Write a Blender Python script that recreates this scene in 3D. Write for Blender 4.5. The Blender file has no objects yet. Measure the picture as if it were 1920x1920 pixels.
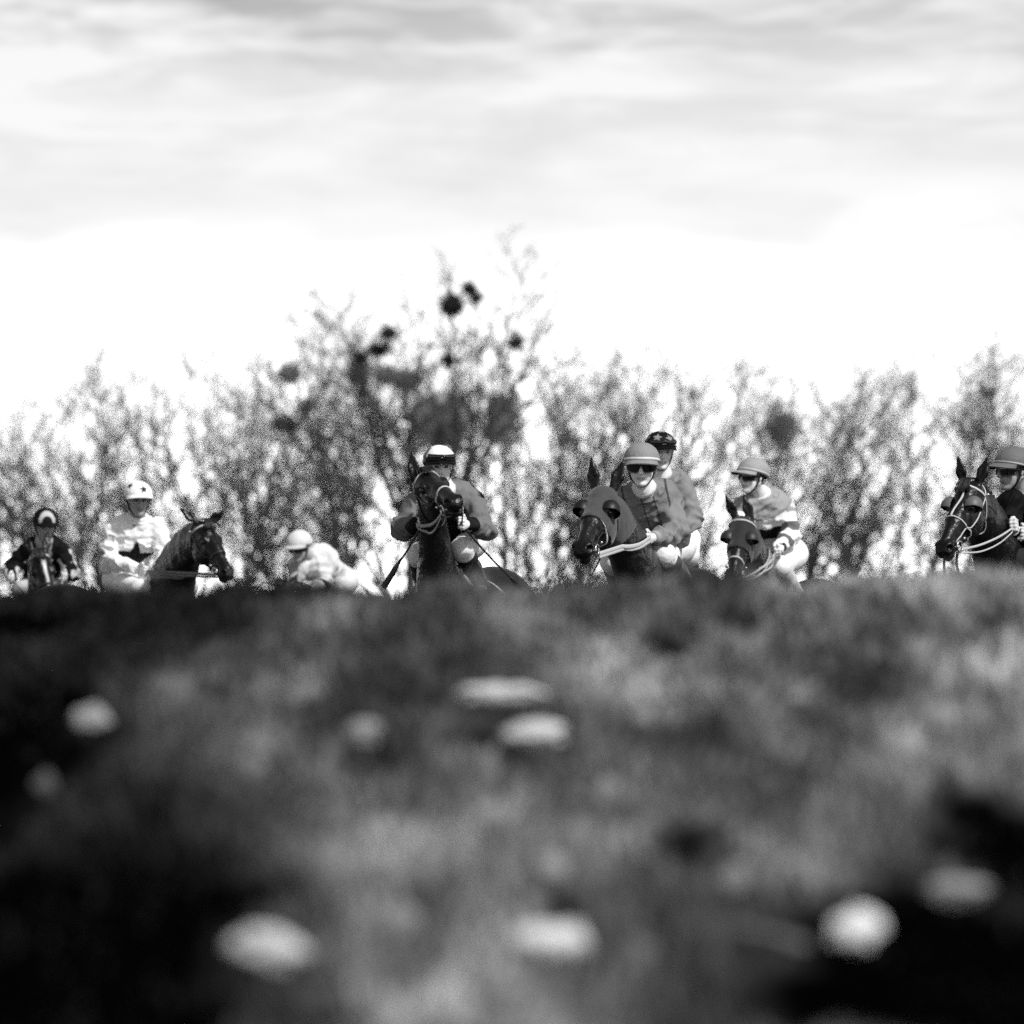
import bpy, math, random
import numpy as np
from mathutils import Vector
from mathutils.bvhtree import BVHTree

S = bpy.context.scene
COL = S.collection
rng = np.random.default_rng(7)

# ------------------------------------------------------------------ camera
K = 0.0914 / 1920.0            # radians (tangent) per photograph pixel
CAMZ = 1.6
cam_d = bpy.data.cameras.new('camera')
cam = bpy.data.objects.new('camera', cam_d)
COL.objects.link(cam)
cam.location = (0, 0, CAMZ)
cam.rotation_euler = (math.radians(90), 0, 0)
cam_d.sensor_width = 36
cam_d.lens = 18 / 0.0457
cam_d.clip_start = 0.1
cam_d.clip_end = 12000
cam_d.dof.use_dof = True
cam_d.dof.focus_distance = 66.5
cam_d.dof.aperture_fstop = 6.3
S.camera = cam

# ------------------------------------------------------------------ sky and sun
SUN_ELEV, SUN_AZ = 48.0, 134.0      # azimuth from +Y (away from camera) towards +X (right)
w = bpy.data.worlds.new('World')
S.world = w
w.use_nodes = True
nt = w.node_tree
nt.nodes.clear()
def N(t, **kw):
    n = nt.nodes.new(t)
    for k, v in kw.items():
        setattr(n, k, v)
    return n
def L(a, b):
    nt.links.new(a, b)
def M(op, a, b=None, c=None, clamp=False):
    n = N('ShaderNodeMath', operation=op)
    n.use_clamp = clamp
    for i, v in enumerate((a, b, c)):
        if v is None:
            continue
        if isinstance(v, (int, float)):
            n.inputs[i].default_value = v
        else:
            L(v, n.inputs[i])
    return n.outputs[0]
out = N('ShaderNodeOutputWorld')
bg = N('ShaderNodeBackground')
bg.inputs['Strength'].default_value = 0.1
L(bg.outputs[0], out.inputs[0])
sky = N('ShaderNodeTexSky', sky_type='NISHITA')
sky.sun_disc = False
sky.sun_elevation = math.radians(SUN_ELEV)
sky.sun_rotation = math.radians(SUN_AZ)
bw = N('ShaderNodeRGBToBW')
L(sky.outputs[0], bw.inputs[0])
tc = N('ShaderNodeTexCoord')
sx = N('ShaderNodeSeparateXYZ')
L(tc.outputs['Generated'], sx.inputs[0])
def noise(scx, scz, off, detail=4.0, rough=0.5):
    cx = N('ShaderNodeCombineXYZ')
    L(M('MULTIPLY_ADD', sx.outputs[0], scx, off), cx.inputs[0])
    L(M('MULTIPLY', sx.outputs[1], 3.0), cx.inputs[1])
    L(M('MULTIPLY', sx.outputs[2], scz), cx.inputs[2])
    n = N('ShaderNodeTexNoise')
    n.inputs['Scale'].default_value = 1.0
    n.inputs['Detail'].default_value = detail
    n.inputs['Roughness'].default_value = rough
    n.inputs['Distortion'].default_value = 0.6
    L(cx.outputs[0], n.inputs['Vector'])
    return n.outputs[0]
def ramp01(v, a, b):
    return M('MULTIPLY_ADD', M('SUBTRACT', v, a), 1.0 / (b - a), 0.0, clamp=True)
n1 = noise(24, 125, 3.1, 5, .52)
n2 = noise(70, 300, 9.7, 5, 0.55)
n3 = noise(40, 90, 5.3, 3)
zw = M('MULTIPLY_ADD', M('SUBTRACT', n3, 0.5), 0.016, sx.outputs[2])
cl = M('ADD', M('MULTIPLY', n1, 0.62), M('MULTIPLY', n2, 0.38))
# 0 in the bright gaps, 1 in the grey streaks; streaks only above the bright band at the horizon
streak = ramp01(cl, 0.42, 0.56)
high = ramp01(zw, 0.0190, 0.0430)
top = ramp01(sx.outputs[2], 0.036, 0.047)
lefty = ramp01(M('MULTIPLY', sx.outputs[0], -1.0), -0.03, 0.045)
dens = M('MULTIPLY', M('MULTIPLY', streak, high), M('MULTIPLY_ADD', M('MULTIPLY', top, M('MULTIPLY_ADD', lefty, .75, .25)), 0.33, 0.235))
veil = M('MULTIPLY', high, 0.035)
clear = M('SUBTRACT', M('SUBTRACT', 0.975, veil), dens)
glow = M('MULTIPLY', M('POWER', M('SUBTRACT', 1.0, ramp01(zw, 0.002, 0.027)), 1.5), 2.7)
low = M('MULTIPLY', M('ADD', clear, glow), 10.0)
hi = M('MULTIPLY', bw.outputs[0], 1.3)
mixf = ramp01(sx.outputs[2], 0.05, 0.16)
tot = M('ADD', M('MULTIPLY', low, M('SUBTRACT', 1.0, mixf)), M('MULTIPLY', hi, mixf))
L(tot, bg.inputs['Color'])

sun_d = bpy.data.lights.new('sun', 'SUN')
sun_d.energy = 4.2
sun_d.angle = math.radians(3)
sun_d.color = (1, 1, 1)
sun = bpy.data.objects.new('sun', sun_d)
COL.objects.link(sun)
_e, _a = math.radians(SUN_ELEV), math.radians(SUN_AZ)
sdir = Vector((math.sin(_a) * math.cos(_e), math.cos(_a) * math.cos(_e), math.sin(_e)))
sun.rotation_euler = sdir.to_track_quat('Z', 'Y').to_euler()
sun.location = sdir * 100

S.view_settings.view_transform = 'Standard'
S.view_settings.look = 'None'
S.view_settings.exposure = 0.0
S.view_settings.gamma = 1.0
S.cycles.sample_clamp_indirect = 1.0
S.cycles.sample_clamp_direct = 6.0
S.cycles.use_denoising = False      # keep the fine grain

# ------------------------------------------------------------------ helpers
def P(px, py, D):
    return np.array([(px - 960) * K * D, D, CAMZ - (py - 960) * K * D])
def nrm(v):
    v = np.asarray(v, float)
    return v / (np.linalg.norm(v) + 1e-12)

def tag(o, label=None, cat=None, group=None, kind=None):
    if label: o['label'] = label
    if cat: o['category'] = cat
    if group: o['group'] = group
    if kind: o['kind'] = kind
    return o

def mesh_obj(name, V, F, mat, parent=None, loc=None, tone=None, smooth=True):
    """V (n,3) array; F (m,k) int array (k = 3 or 4), or a list of such arrays."""
    V = np.asarray(V, np.float32)
    Fs = F if isinstance(F, list) else [F]
    Fs = [np.asarray(f, np.int32) for f in Fs if len(f)]
    me = bpy.data.meshes.new(name)
    me.vertices.add(len(V))
    me.vertices.foreach_set('co', V.ravel())
    li = np.concatenate([f.ravel() for f in Fs])
    cnt = np.concatenate([np.full(len(f), f.shape[1], np.int32) for f in Fs])
    st = np.concatenate([[0], np.cumsum(cnt)[:-1]]).astype(np.int32)
    me.loops.add(len(li))
    me.loops.foreach_set('vertex_index', li.astype(np.int32))
    me.polygons.add(len(cnt))
    me.polygons.foreach_set('loop_start', st)
    me.update(calc_edges=True)
    me.validate()
    if smooth:
        me.polygons.foreach_set('use_smooth', np.ones(len(me.polygons), bool))
    if tone is not None:
        a = me.attributes.new('tone', 'FLOAT', 'POINT')
        a.data.foreach_set('value', np.asarray(tone, np.float32))
    me.materials.append(mat)
    o = bpy.data.objects.new(name, me)
    COL.objects.link(o)
    if parent is not None:
        o.parent = parent
    if loc is not None:
        o.location = loc
    return o

_mats = {}
def mat(name, val=0.2, rough=0.7, tone=False, var=0.0, vscale=30.0, bump=0.0, bscale=60.0, spec=0.4, sheen=0.0, coat=0.0):
    if name in _mats:
        return _mats[name]
    m = bpy.data.materials.new(name)
    m.use_nodes = True
    t = m.node_tree
    b = t.nodes['Principled BSDF']
    b.inputs['Roughness'].default_value = rough
    b.inputs['Specular IOR Level'].default_value = spec
    b.inputs['Sheen Weight'].default_value = sheen
    b.inputs['Coat Weight'].default_value = coat
    src = None
    if tone:
        a = t.nodes.new('ShaderNodeAttribute')
        a.attribute_name = 'tone'
        src = a.outputs['Fac']
    if var > 0:
        tcn = t.nodes.new('ShaderNodeTexCoord')
        n = t.nodes.new('ShaderNodeTexNoise')
        n.inputs['Scale'].default_value = vscale
        n.inputs['Detail'].default_value = 4
        t.links.new(tcn.outputs['Object'], n.inputs['Vector'])
        k = t.nodes.new('ShaderNodeMath'); k.operation = 'MULTIPLY_ADD'
        t.links.new(n.outputs[0], k.inputs[0])
        k.inputs[1].default_value = 2 * var
        k.inputs[2].default_value = 1 - var
        mu = t.nodes.new('ShaderNodeMath'); mu.operation = 'MULTIPLY'
        t.links.new(k.outputs[0], mu.inputs[0])
        if src is not None:
            t.links.new(src, mu.inputs[1])
        else:
            mu.inputs[1].default_value = val
        src = mu.outputs[0]
    if src is not None:
        t.links.new(src, b.inputs['Base Color'])
    else:
        b.inputs['Base Color'].default_value = (val, val, val, 1)
    if bump > 0:
        tcn = t.nodes.new('ShaderNodeTexCoord')
        n = t.nodes.new('ShaderNodeTexNoise')
        n.inputs['Scale'].default_value = bscale
        n.inputs['Detail'].default_value = 3
        t.links.new(tcn.outputs['Object'], n.inputs['Vector'])
        bp = t.nodes.new('ShaderNodeBump')
        bp.inputs['Strength'].default_value = bump
        bp.inputs['Distance'].default_value = 0.02
        t.links.new(n.outputs[0], bp.inputs['Height'])
        t.links.new(bp.outputs[0], b.inputs['Normal'])
    _mats[name] = m
    return m

def hash3(i, j, k, seed):
    n = (i * 374761393 + j * 668265263 + k * 2147483647 + seed * 1274126177) & 0xffffffff
    n = ((n ^ (n >> 13)) * 1274126177) & 0xffffffff
    n = n ^ (n >> 16)
    return (n & 0xffff) / 65535.0
def vnoise(p, seed=0):
    """value noise in [-1, 1] on (n,3) points"""
    p = np.asarray(p, float)
    i = np.floor(p).astype(np.int64)
    f = p - i
    f = f * f * (3 - 2 * f)
    r = 0
    for a in (0, 1):
        for b in (0, 1):
            for c in (0, 1):
                wgt = (f[:, 0] if a else 1 - f[:, 0]) * (f[:, 1] if b else 1 - f[:, 1]) * (f[:, 2] if c else 1 - f[:, 2])
                r = r + wgt * hash3(i[:, 0] + a, i[:, 1] + b, i[:, 2] + c, seed)
    return r * 2 - 1
def fbm(p, seed=0, octv=3):
    p = np.asarray(p, float)
    r, amp, tot = 0, 1.0, 0
    for o in range(octv):
        r = r + amp * vnoise(p * 2 ** o + 17.3 * o, seed + o)
        tot += amp
        amp *= 0.5
    return r / tot

# ---- signed distance modelling: primitives blended into one continuous surface
class Field:
    def __init__(s):
        s.pr = []
    def cone(s, a, b, ra, rb, k=0.03, side=None, flat=1.0, cut=False):
        a = np.asarray(a, float); b = np.asarray(b, float)
        R = max(ra, rb) * max(1, flat)
        s.pr.append(('c', np.minimum(a, b) - R, np.maximum(a, b) + R, k, cut, (a, b, ra, rb, None if side is None else nrm(side), flat)))
        return s
    def chain(s, pts, rad, k=0.03, side=None, flat=1.0):
        for i in range(len(pts) - 1):
            s.cone(pts[i], pts[i + 1], rad[i], rad[i + 1], k, side, flat)
        return s
    def ell(s, c, ax, r, k=0.03, cut=False):
        c = np.asarray(c, float)
        A = np.array([nrm(v) for v in ax]) if ax is not None else np.eye(3)
        r = np.asarray(r, float)
        ext = np.sqrt(((A * r[:, None]) ** 2).sum(0))
        s.pr.append(('e', c - ext, c + ext, k, cut, (c, A, r)))
        return s
    def build(s, h):
        adds = [p for p in s.pr if not p[4]]
        lo = np.min([p[1] for p in adds], 0) - 4 * h
        hi = np.max([p[2] for p in adds], 0) + 4 * h
        n = np.ceil((hi - lo) / h).astype(int) + 1
        F = np.full(n, 0.5, np.float32)
        g = [lo[i] + h * np.arange(n[i]) for i in range(3)]
        for ty, bl, bh, k, cut, d in s.pr:
            m = k + 2.5 * h
            i0 = np.clip(np.floor((bl - m - lo) / h).astype(int), 0, n - 1)
            i1 = np.clip(np.ceil((bh + m - lo) / h).astype(int) + 1, 1, n)
            if np.any(i1 <= i0):
                continue
            sl = tuple(slice(i0[i], i1[i]) for i in range(3))
            X = g[0][sl[0]][:, None, None].astype(np.float32)
            Y = g[1][sl[1]][None, :, None].astype(np.float32)
            Z = g[2][sl[2]][None, None, :].astype(np.float32)
            if ty == 'c':
                a, b, ra, rb, side, flat = d
                ab = b - a
                L2 = float(ab @ ab) + 1e-9
                t = np.clip(((X - a[0]) * ab[0] + (Y - a[1]) * ab[1] + (Z - a[2]) * ab[2]) / L2, 0, 1)
                dx = X - (a[0] + t * ab[0]); dy = Y - (a[1] + t * ab[1]); dz = Z - (a[2] + t * ab[2])
                q = dx * dx + dy * dy + dz * dz
                if side is not None and flat != 1.0:
                    sd = dx * side[0] + dy * side[1] + dz * side[2]
                    q = q + sd * sd * (1 / flat ** 2 - 1)
                v = (np.sqrt(q) - (ra + (rb - ra) * t)) * (min(1.0, flat) ** 0.5)
            else:
                c, A, r = d
                dx, dy, dz = X - c[0], Y - c[1], Z - c[2]
                q = [(dx * A[i, 0] + dy * A[i, 1] + dz * A[i, 2]) for i in range(3)]
                k0 = np.sqrt(sum((q[i] / r[i]) ** 2 for i in range(3)))
                k1 = np.sqrt(sum((q[i] / r[i] ** 2) ** 2 for i in range(3))) + 1e-6
                v = k0 * (k0 - 1) / k1
            B = F[sl]
            if cut:
                v = -v
                hh = np.clip(0.5 - 0.5 * (B - v) / k, 0, 1)
                F[sl] = B * (1 - hh) + v * hh + k * hh * (1 - hh)
            else:
                hh = np.clip(0.5 + 0.5 * (B - v) / k, 0, 1)
                F[sl] = B * (1 - hh) + v * hh - k * hh * (1 - hh)
        return nets(F, lo, h)

def nets(F, lo, h):
    Sg = F < 0
    def c8(A):
        r = 0
        for a in (0, 1):
            for b in (0, 1):
                for c in (0, 1):
                    r = r + A[a:A.shape[0] - 1 + a, b:A.shape[1] - 1 + b, c:A.shape[2] - 1 + c].astype(np.int8)
        return r
    cnt = c8(Sg)
    act = (cnt > 0) & (cnt < 8)
    idx = np.full(act.shape, -1, np.int32)
    C = np.argwhere(act)
    idx[act] = np.arange(len(C))
    pos = np.zeros((len(C), 3)); num = np.zeros(len(C))
    cor = [np.array((a, b, c)) for a in (0, 1) for b in (0, 1) for c in (0, 1)]
    for i, a in enumerate(cor):
        for b in cor[i + 1:]:
            if np.abs(a - b).sum() != 1:
                continue
            qa, qb = C + a, C + b
            fa = F[qa[:, 0], qa[:, 1], qa[:, 2]]; fb = F[qb[:, 0], qb[:, 1], qb[:, 2]]
            cr = (fa < 0) != (fb < 0)
            t = np.where(cr, fa / np.where(cr, fa - fb, 1), 0)
            pos += (a + t[:, None] * (b - a)) * cr[:, None]
            num += cr
    V = lo + h * (C + pos / num[:, None])
    quads = []
    for ax in range(3):
        u, v = [(1, 2), (2, 0), (0, 1)][ax]
        s0 = [slice(None)] * 3; s1 = [slice(None)] * 3
        s0[ax] = slice(0, -1); s1[ax] = slice(1, None)
        A, B = Sg[tuple(s0)], Sg[tuple(s1)]
        E = np.argwhere(A != B)
        E = E[(E[:, u] > 0) & (E[:, v] > 0)]
        E = E[(E[:, u] < idx.shape[u]) & (E[:, v] < idx.shape[v])]
        sgn = A[E[:, 0], E[:, 1], E[:, 2]]
        def at(du, dv):
            q = E.copy(); q[:, u] -= du; q[:, v] -= dv
            return idx[q[:, 0], q[:, 1], q[:, 2]]
        q = np.stack([at(1, 1), at(0, 1), at(0, 0), at(1, 0)], 1)
        q[~sgn] = q[~sgn][:, ::-1]
        quads.append(q[(q >= 0).all(1)])
    return V, np.concatenate(quads)

def vert_normals(V, Q):
    n = np.cross(V[Q[:, 2]] - V[Q[:, 0]], V[Q[:, 3]] - V[Q[:, 1]])
    vn = np.zeros_like(V)
    for i in range(4):
        np.add.at(vn, Q[:, i], n)
    return vn / (np.linalg.norm(vn, axis=1, keepdims=True) + 1e-12)

def shell(V, Q, VN, keep, off):
    """the faces of a surface chosen by a vertex mask, lifted off it and given thickness"""
    f = Q[keep[Q].all(1)]
    u, inv = np.unique(f, return_inverse=True)
    f = inv.reshape(f.shape)
    n = len(u)
    V2 = np.concatenate([V[u] + VN[u] * off, V[u] + VN[u] * 0.001])
    e = np.concatenate([f[:, [i, (i + 1) % 4]] for i in range(4)])
    key = e[:, 0].astype(np.int64) * n + e[:, 1]
    rev = e[:, 1].astype(np.int64) * n + e[:, 0]
    bd = e[~np.isin(key, rev)]
    side = np.stack([bd[:, 1], bd[:, 0], bd[:, 0] + n, bd[:, 1] + n], 1)
    return V2, np.concatenate([f, side])

def tube(pts, rad, sides=8, closed=False, ref=None, flat=1.0):
    """round (or flattened, along ref) tube along points"""
    pts = np.asarray(pts, float)
    n = len(pts)
    rad = np.broadcast_to(np.asarray(rad, float), (n,))
    V = []
    for i in range(n):
        if closed:
            t = pts[(i + 1) % n] - pts[i - 1]
        else:
            t = pts[min(i + 1, n - 1)] - pts[max(i - 1, 0)]
        t = nrm(t)
        r = np.asarray(ref[i] if (ref is not None and np.ndim(ref) == 2) else (ref if ref is not None else ((0, 0, 1) if abs(t[2]) < .9 else (1, 0, 0))), float)
        a = nrm(r - t * (r @ t))
        b = np.cross(t, a)
        for k in range(sides):
            th = 2 * math.pi * k / sides
            V.append(pts[i] + rad[i] * (a * math.cos(th) * flat + b * math.sin(th)))
    F = []
    m = n if closed else n - 1
    for i in range(m):
        for k in range(sides):
            k2 = (k + 1) % sides
            j = (i + 1) % n
            F.append((i * sides + k, i * sides + k2, j * sides + k2, j * sides + k))
    T = []
    if not closed:
        V.append(pts[0]); V.append(pts[-1])
        c0, c1 = len(V) - 2, len(V) - 1
        for k in range(sides):
            k2 = (k + 1) % sides
            T.append((c0, k2, k)); T.append((c1, (n - 1) * sides + k, (n - 1) * sides + k2))
    return np.array(V), [np.array(F)] + ([np.array(T)] if T else [])

def join(parts):
    V, q, t, o = [], [], [], 0
    for v, f in parts:
        for a in (f if isinstance(f, list) else [f]):
            a = np.asarray(a)
            if len(a):
                (q if a.shape[1] == 4 else t).append(a + o)
        V.append(np.asarray(v)); o += len(v)
    out = []
    if q: out.append(np.concatenate(q))
    if t: out.append(np.concatenate(t))
    return np.concatenate(V), out

def curve(pts, n=16):
    """Catmull-Rom through points"""
    p = np.asarray(pts, float)
    p = np.concatenate([[2 * p[0] - p[1]], p, [2 * p[-1] - p[-2]]])
    r = []
    segs = len(p) - 3
    for i in range(segs):
        for t in np.linspace(0, 1, max(2, n // segs + 1), endpoint=(i == segs - 1)):
            a, b, c, d = p[i:i + 4]
            r.append(0.5 * ((2 * b) + (c - a) * t + (2 * a - 5 * b + 4 * c - d) * t * t + (3 * b - a - 3 * c + d) * t ** 3))
    return np.array(r)

def star(x, y, R, q=0.42):
    """1 inside a five-pointed star of radius R, soft edged"""
    ang = np.arctan2(x, y)
    m = np.abs((ang + math.pi / 5) % (2 * math.pi / 5) - math.pi / 5)
    P0 = np.array([1.0, 0]); P1 = q * np.array([math.cos(math.pi / 5), math.sin(math.pi / 5)])
    E = P1 - P0
    r = (P0[0] * E[1] - P0[1] * E[0]) / (np.cos(m) * E[1] - np.sin(m) * E[0])
    return np.clip((r * R - np.hypot(x, y)) / (0.06 * R) + 0.5, 0, 1)

# ------------------------------------------------------------------ ground
KY = np.array([-600, 0, 10, 14, 20, 25, 28, 30, 34, 40, 48, 56, 62, 66, 74, 82, 95, 150, 300, 500, 1000, 4000, 9000.])
KZ = np.array([.55, .60, .79, .91, 1.108, 1.278, 1.374, 1.36, 1.2, .9, .4, .0, -.24, -.29, -.32, -.49, -.69, -1.2, -2.4, -4.5, -11, -60, -140.])
_yy = np.linspace(-600, 9000, 48001)
_zz = np.interp(_yy, KY, KZ)
_zz = np.convolve(np.pad(_zz, 4, mode='edge'), np.ones(9) / 9, 'valid')
def tz(x, y, bumps=True):
    x = np.asarray(x, float); y = np.asarray(y, float)
    z = np.interp(y, _yy, _zz)
    wgt = np.clip((y - 12) / 12, 0, 1) * np.clip((44 - y) / 12, 0, 1)
    z = z + 0.013 * np.clip(x, -4, 4) * wgt
    if bumps:
        p = np.stack([x.ravel(), y.ravel(), np.zeros(x.size)], 1)
        near = np.clip((62 - y) / 10, 0, 1)
        b = 0.015 * fbm(p * [1.3, .6, 1], 5, 2) + 0.007 * fbm(p * [5.0, 1.6, 1], 9, 2)
        z = z + b.reshape(x.shape) * near
    return z
gx = np.concatenate([-np.geomspace(6000, 6.2, 40), np.arange(-6, 6.01, 0.075), np.geomspace(6.2, 6000, 40)])
gy = np.concatenate([-np.geomspace(600, 2, 16), np.arange(0, 50, 0.09), np.arange(50, 100, 0.5), np.geomspace(101, 9000, 60)])
X, Y = np.meshgrid(gx, gy, indexing='ij')
Z = tz(X, Y)
nx_, ny_ = X.shape
ii = np.arange(nx_ * ny_).reshape(nx_, ny_)
Q = np.stack([ii[:-1, :-1], ii[1:, :-1], ii[1:, 1:], ii[:-1, 1:]], -1).reshape(-1, 4)

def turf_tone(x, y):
    """how dark or pale the sward is: vignette shade painted in as black patches, drier clumps beyond"""
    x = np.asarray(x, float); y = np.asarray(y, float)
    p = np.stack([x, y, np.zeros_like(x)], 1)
    u = x / (K * y) + 960                          # column in the camera view, for the painted edge darkening
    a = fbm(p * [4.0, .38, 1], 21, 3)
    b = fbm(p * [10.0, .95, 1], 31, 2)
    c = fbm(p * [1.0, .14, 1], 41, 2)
    side = np.clip((960 - u) / 960, 0, 1)          # painted vignette shade, growing towards the left edge
    t = 0.084 * np.exp(2.0 * a + .9 * b + 1.0 * c - 2.4 * side ** 1.6 - .5 * np.clip((17.5 - y) / 3, 0, 1))  # left and near terms paint vignette shade into the grass tone
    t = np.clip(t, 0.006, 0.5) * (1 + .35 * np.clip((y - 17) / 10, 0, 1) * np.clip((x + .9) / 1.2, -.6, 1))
    shade_mask = np.zeros_like(t)
    for cx, cy, rx, ry in SHADE_PATCHES:
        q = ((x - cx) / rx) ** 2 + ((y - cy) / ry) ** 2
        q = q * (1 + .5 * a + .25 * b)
        shade_mask = np.maximum(shade_mask, np.clip((1.25 - q) / .6, 0, 1))
    return t * (1 - shade_mask) + 0.0012 * shade_mask, shade_mask
# bare patches and spots painted near black as vignette shade: (x, y, half width, half length)
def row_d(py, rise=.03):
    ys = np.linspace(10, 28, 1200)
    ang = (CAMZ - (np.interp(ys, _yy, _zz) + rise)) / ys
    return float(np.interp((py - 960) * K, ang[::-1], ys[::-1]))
SHADE_PATCHES = []
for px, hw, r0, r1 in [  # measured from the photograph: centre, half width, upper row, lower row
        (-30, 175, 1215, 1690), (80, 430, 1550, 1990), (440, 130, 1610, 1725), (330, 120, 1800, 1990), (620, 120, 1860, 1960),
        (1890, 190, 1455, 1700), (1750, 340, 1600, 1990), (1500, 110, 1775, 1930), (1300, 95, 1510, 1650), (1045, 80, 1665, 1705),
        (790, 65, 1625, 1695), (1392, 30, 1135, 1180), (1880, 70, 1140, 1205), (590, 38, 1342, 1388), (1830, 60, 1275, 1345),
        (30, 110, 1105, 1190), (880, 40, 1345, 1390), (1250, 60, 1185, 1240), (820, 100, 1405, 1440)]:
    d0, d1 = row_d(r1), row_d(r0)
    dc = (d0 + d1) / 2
    SHADE_PATCHES.append(((px - 960) * K * dc, dc, hw * K * dc, (d1 - d0) / 2))
m_ground = mat('turf_soil', tone=True, rough=0.95, var=0.25, vscale=40, spec=0.0)
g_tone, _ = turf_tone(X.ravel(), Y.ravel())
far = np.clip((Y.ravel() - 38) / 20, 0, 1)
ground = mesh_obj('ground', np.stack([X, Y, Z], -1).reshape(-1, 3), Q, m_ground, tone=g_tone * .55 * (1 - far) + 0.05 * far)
tag(ground, kind='structure')

# pale clods and leaves lying on the turf
def pale_lump(name, label, cat, px, py, D, sx_, sy_, sz_, tone, seed, rot=0.0):
    u = np.linspace(0, 2 * math.pi, 33)[:-1]
    v = np.linspace(-math.pi / 2, math.pi / 2, 17)
    U, Vv = np.meshgrid(u, v, indexing='ij')
    d = np.stack([np.cos(U) * np.cos(Vv), np.sin(U) * np.cos(Vv), np.sin(Vv)], -1).reshape(-1, 3)
    r = 1 + .62 * fbm(d * 1.9 + seed * 3.1, seed, 3)
    pts = d * r[:, None] * [sx_, sy_, sz_]
    c, s = math.cos(rot), math.sin(rot)
    pts = np.stack([pts[:, 0] * c - pts[:, 2] * s, pts[:, 1], pts[:, 0] * s + pts[:, 2] * c], 1)
    i = np.arange(32 * 17).reshape(32, 17)
    j = np.roll(i, -1, 0)
    q = np.stack([i[:, :-1], j[:, :-1], j[:, 1:], i[:, 1:]], -1).reshape(-1, 4)
    w0 = P(px, py, D)
    o = mesh_obj(name, pts, q, mat('%s_%d' % (cat, int(tone * 100)), tone, .85, var=.25, vscale=40, bump=.4, bscale=80), loc=w0)
    tag(o, label, cat, 'pale clods and leaves on the grass')
    return o
def dist_at(px, py, rise):
    """distance at which the line of sight of a photo row meets the sward"""
    ys = np.linspace(8.5, 28, 900)
    g = tz((px - 960) * K * ys, ys) + rise
    hit = np.argmax(g > CAMZ - (py - 960) * K * ys)
    return float(ys[hit]) - .05
LUMPS = [  # px, py, half width px, half height px, tone, kind, label
    (945, 1300, 80, 19, 0.56, 'clod', 'large pale clod in the grass below the central rider, upper of two touching'),
    (1000, 1376, 62, 25, 0.56, 'clod', 'large pale rounded clod in the grass, just below a longer clod'),
    (683, 1372, 32, 21, 0.27, 'clod', 'dim pale clod in the grass left of the two large touching clods'),
    (172, 1345, 30, 22, 0.34, 'leaf', 'small bright leaf in dark grass near the left edge'),
    (505, 1778, 67, 34, 0.56, 'clod', 'ragged pale clod beside the darkened turf at lower left'),
    (1030, 1765, 64, 31, 0.66, 'clod', 'bright oblong clod at the bottom middle of the grass'),
    (1605, 1745, 43, 37, 0.81, 'stone', 'round bright white stone in darkened turf at lower right'),
    (1790, 1670, 60, 21, 0.27, 'leaf', 'wide dim leaf in darkened turf above the round white stone'),
    (1036, 1625, 27, 24, 0.37, 'leaf', 'small round pale leaf above the bright oblong clod'),
    (1377, 1648, 26, 25, 0.27, 'leaf', 'dim round leaf between the oblong clod and the white stone'),
    (745, 1724, 30, 25, 0.27, 'leaf', 'dim round leaf between the ragged clod and the oblong clod'),
    (1765, 1345, 32, 21, 0.27, 'clod', 'dim clod in the grass near the right edge'),
    (935, 1850, 56, 25, 0.20, 'clod', 'dull grey clod at the bottom edge under the oblong clod'),
    (1200, 1790, 24, 33, 0.15, 'leaf', 'dull upright leaf right of the bright oblong clod'),
    (1440, 1755, 72, 12, 0.11, 'leaf', 'long thin dull leaf reaching left from the white stone'),
    (85, 1470, 19, 19, 0.10, 'leaf', 'tiny dim leaf in darkened turf at the left edge'),
]
CLEAR = []
for i, (px, py, hw, hh, tn, kind, lab) in enumerate(LUMPS):
    D = dist_at(px, py, .045)
    k = K * D
    CLEAR.append(((px - 960) * k, D, hw * k))
    pale_lump({'clod': 'turf_clod', 'leaf': 'fallen_leaf', 'stone': 'stone'}[kind], lab, kind, px, py, D, hw * k, hw * k * (.22 if kind != 'leaf' else .12), hh * k, tn, i + 3, rot=[0, .05, 0, 0, -.25][i % 5])

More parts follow.
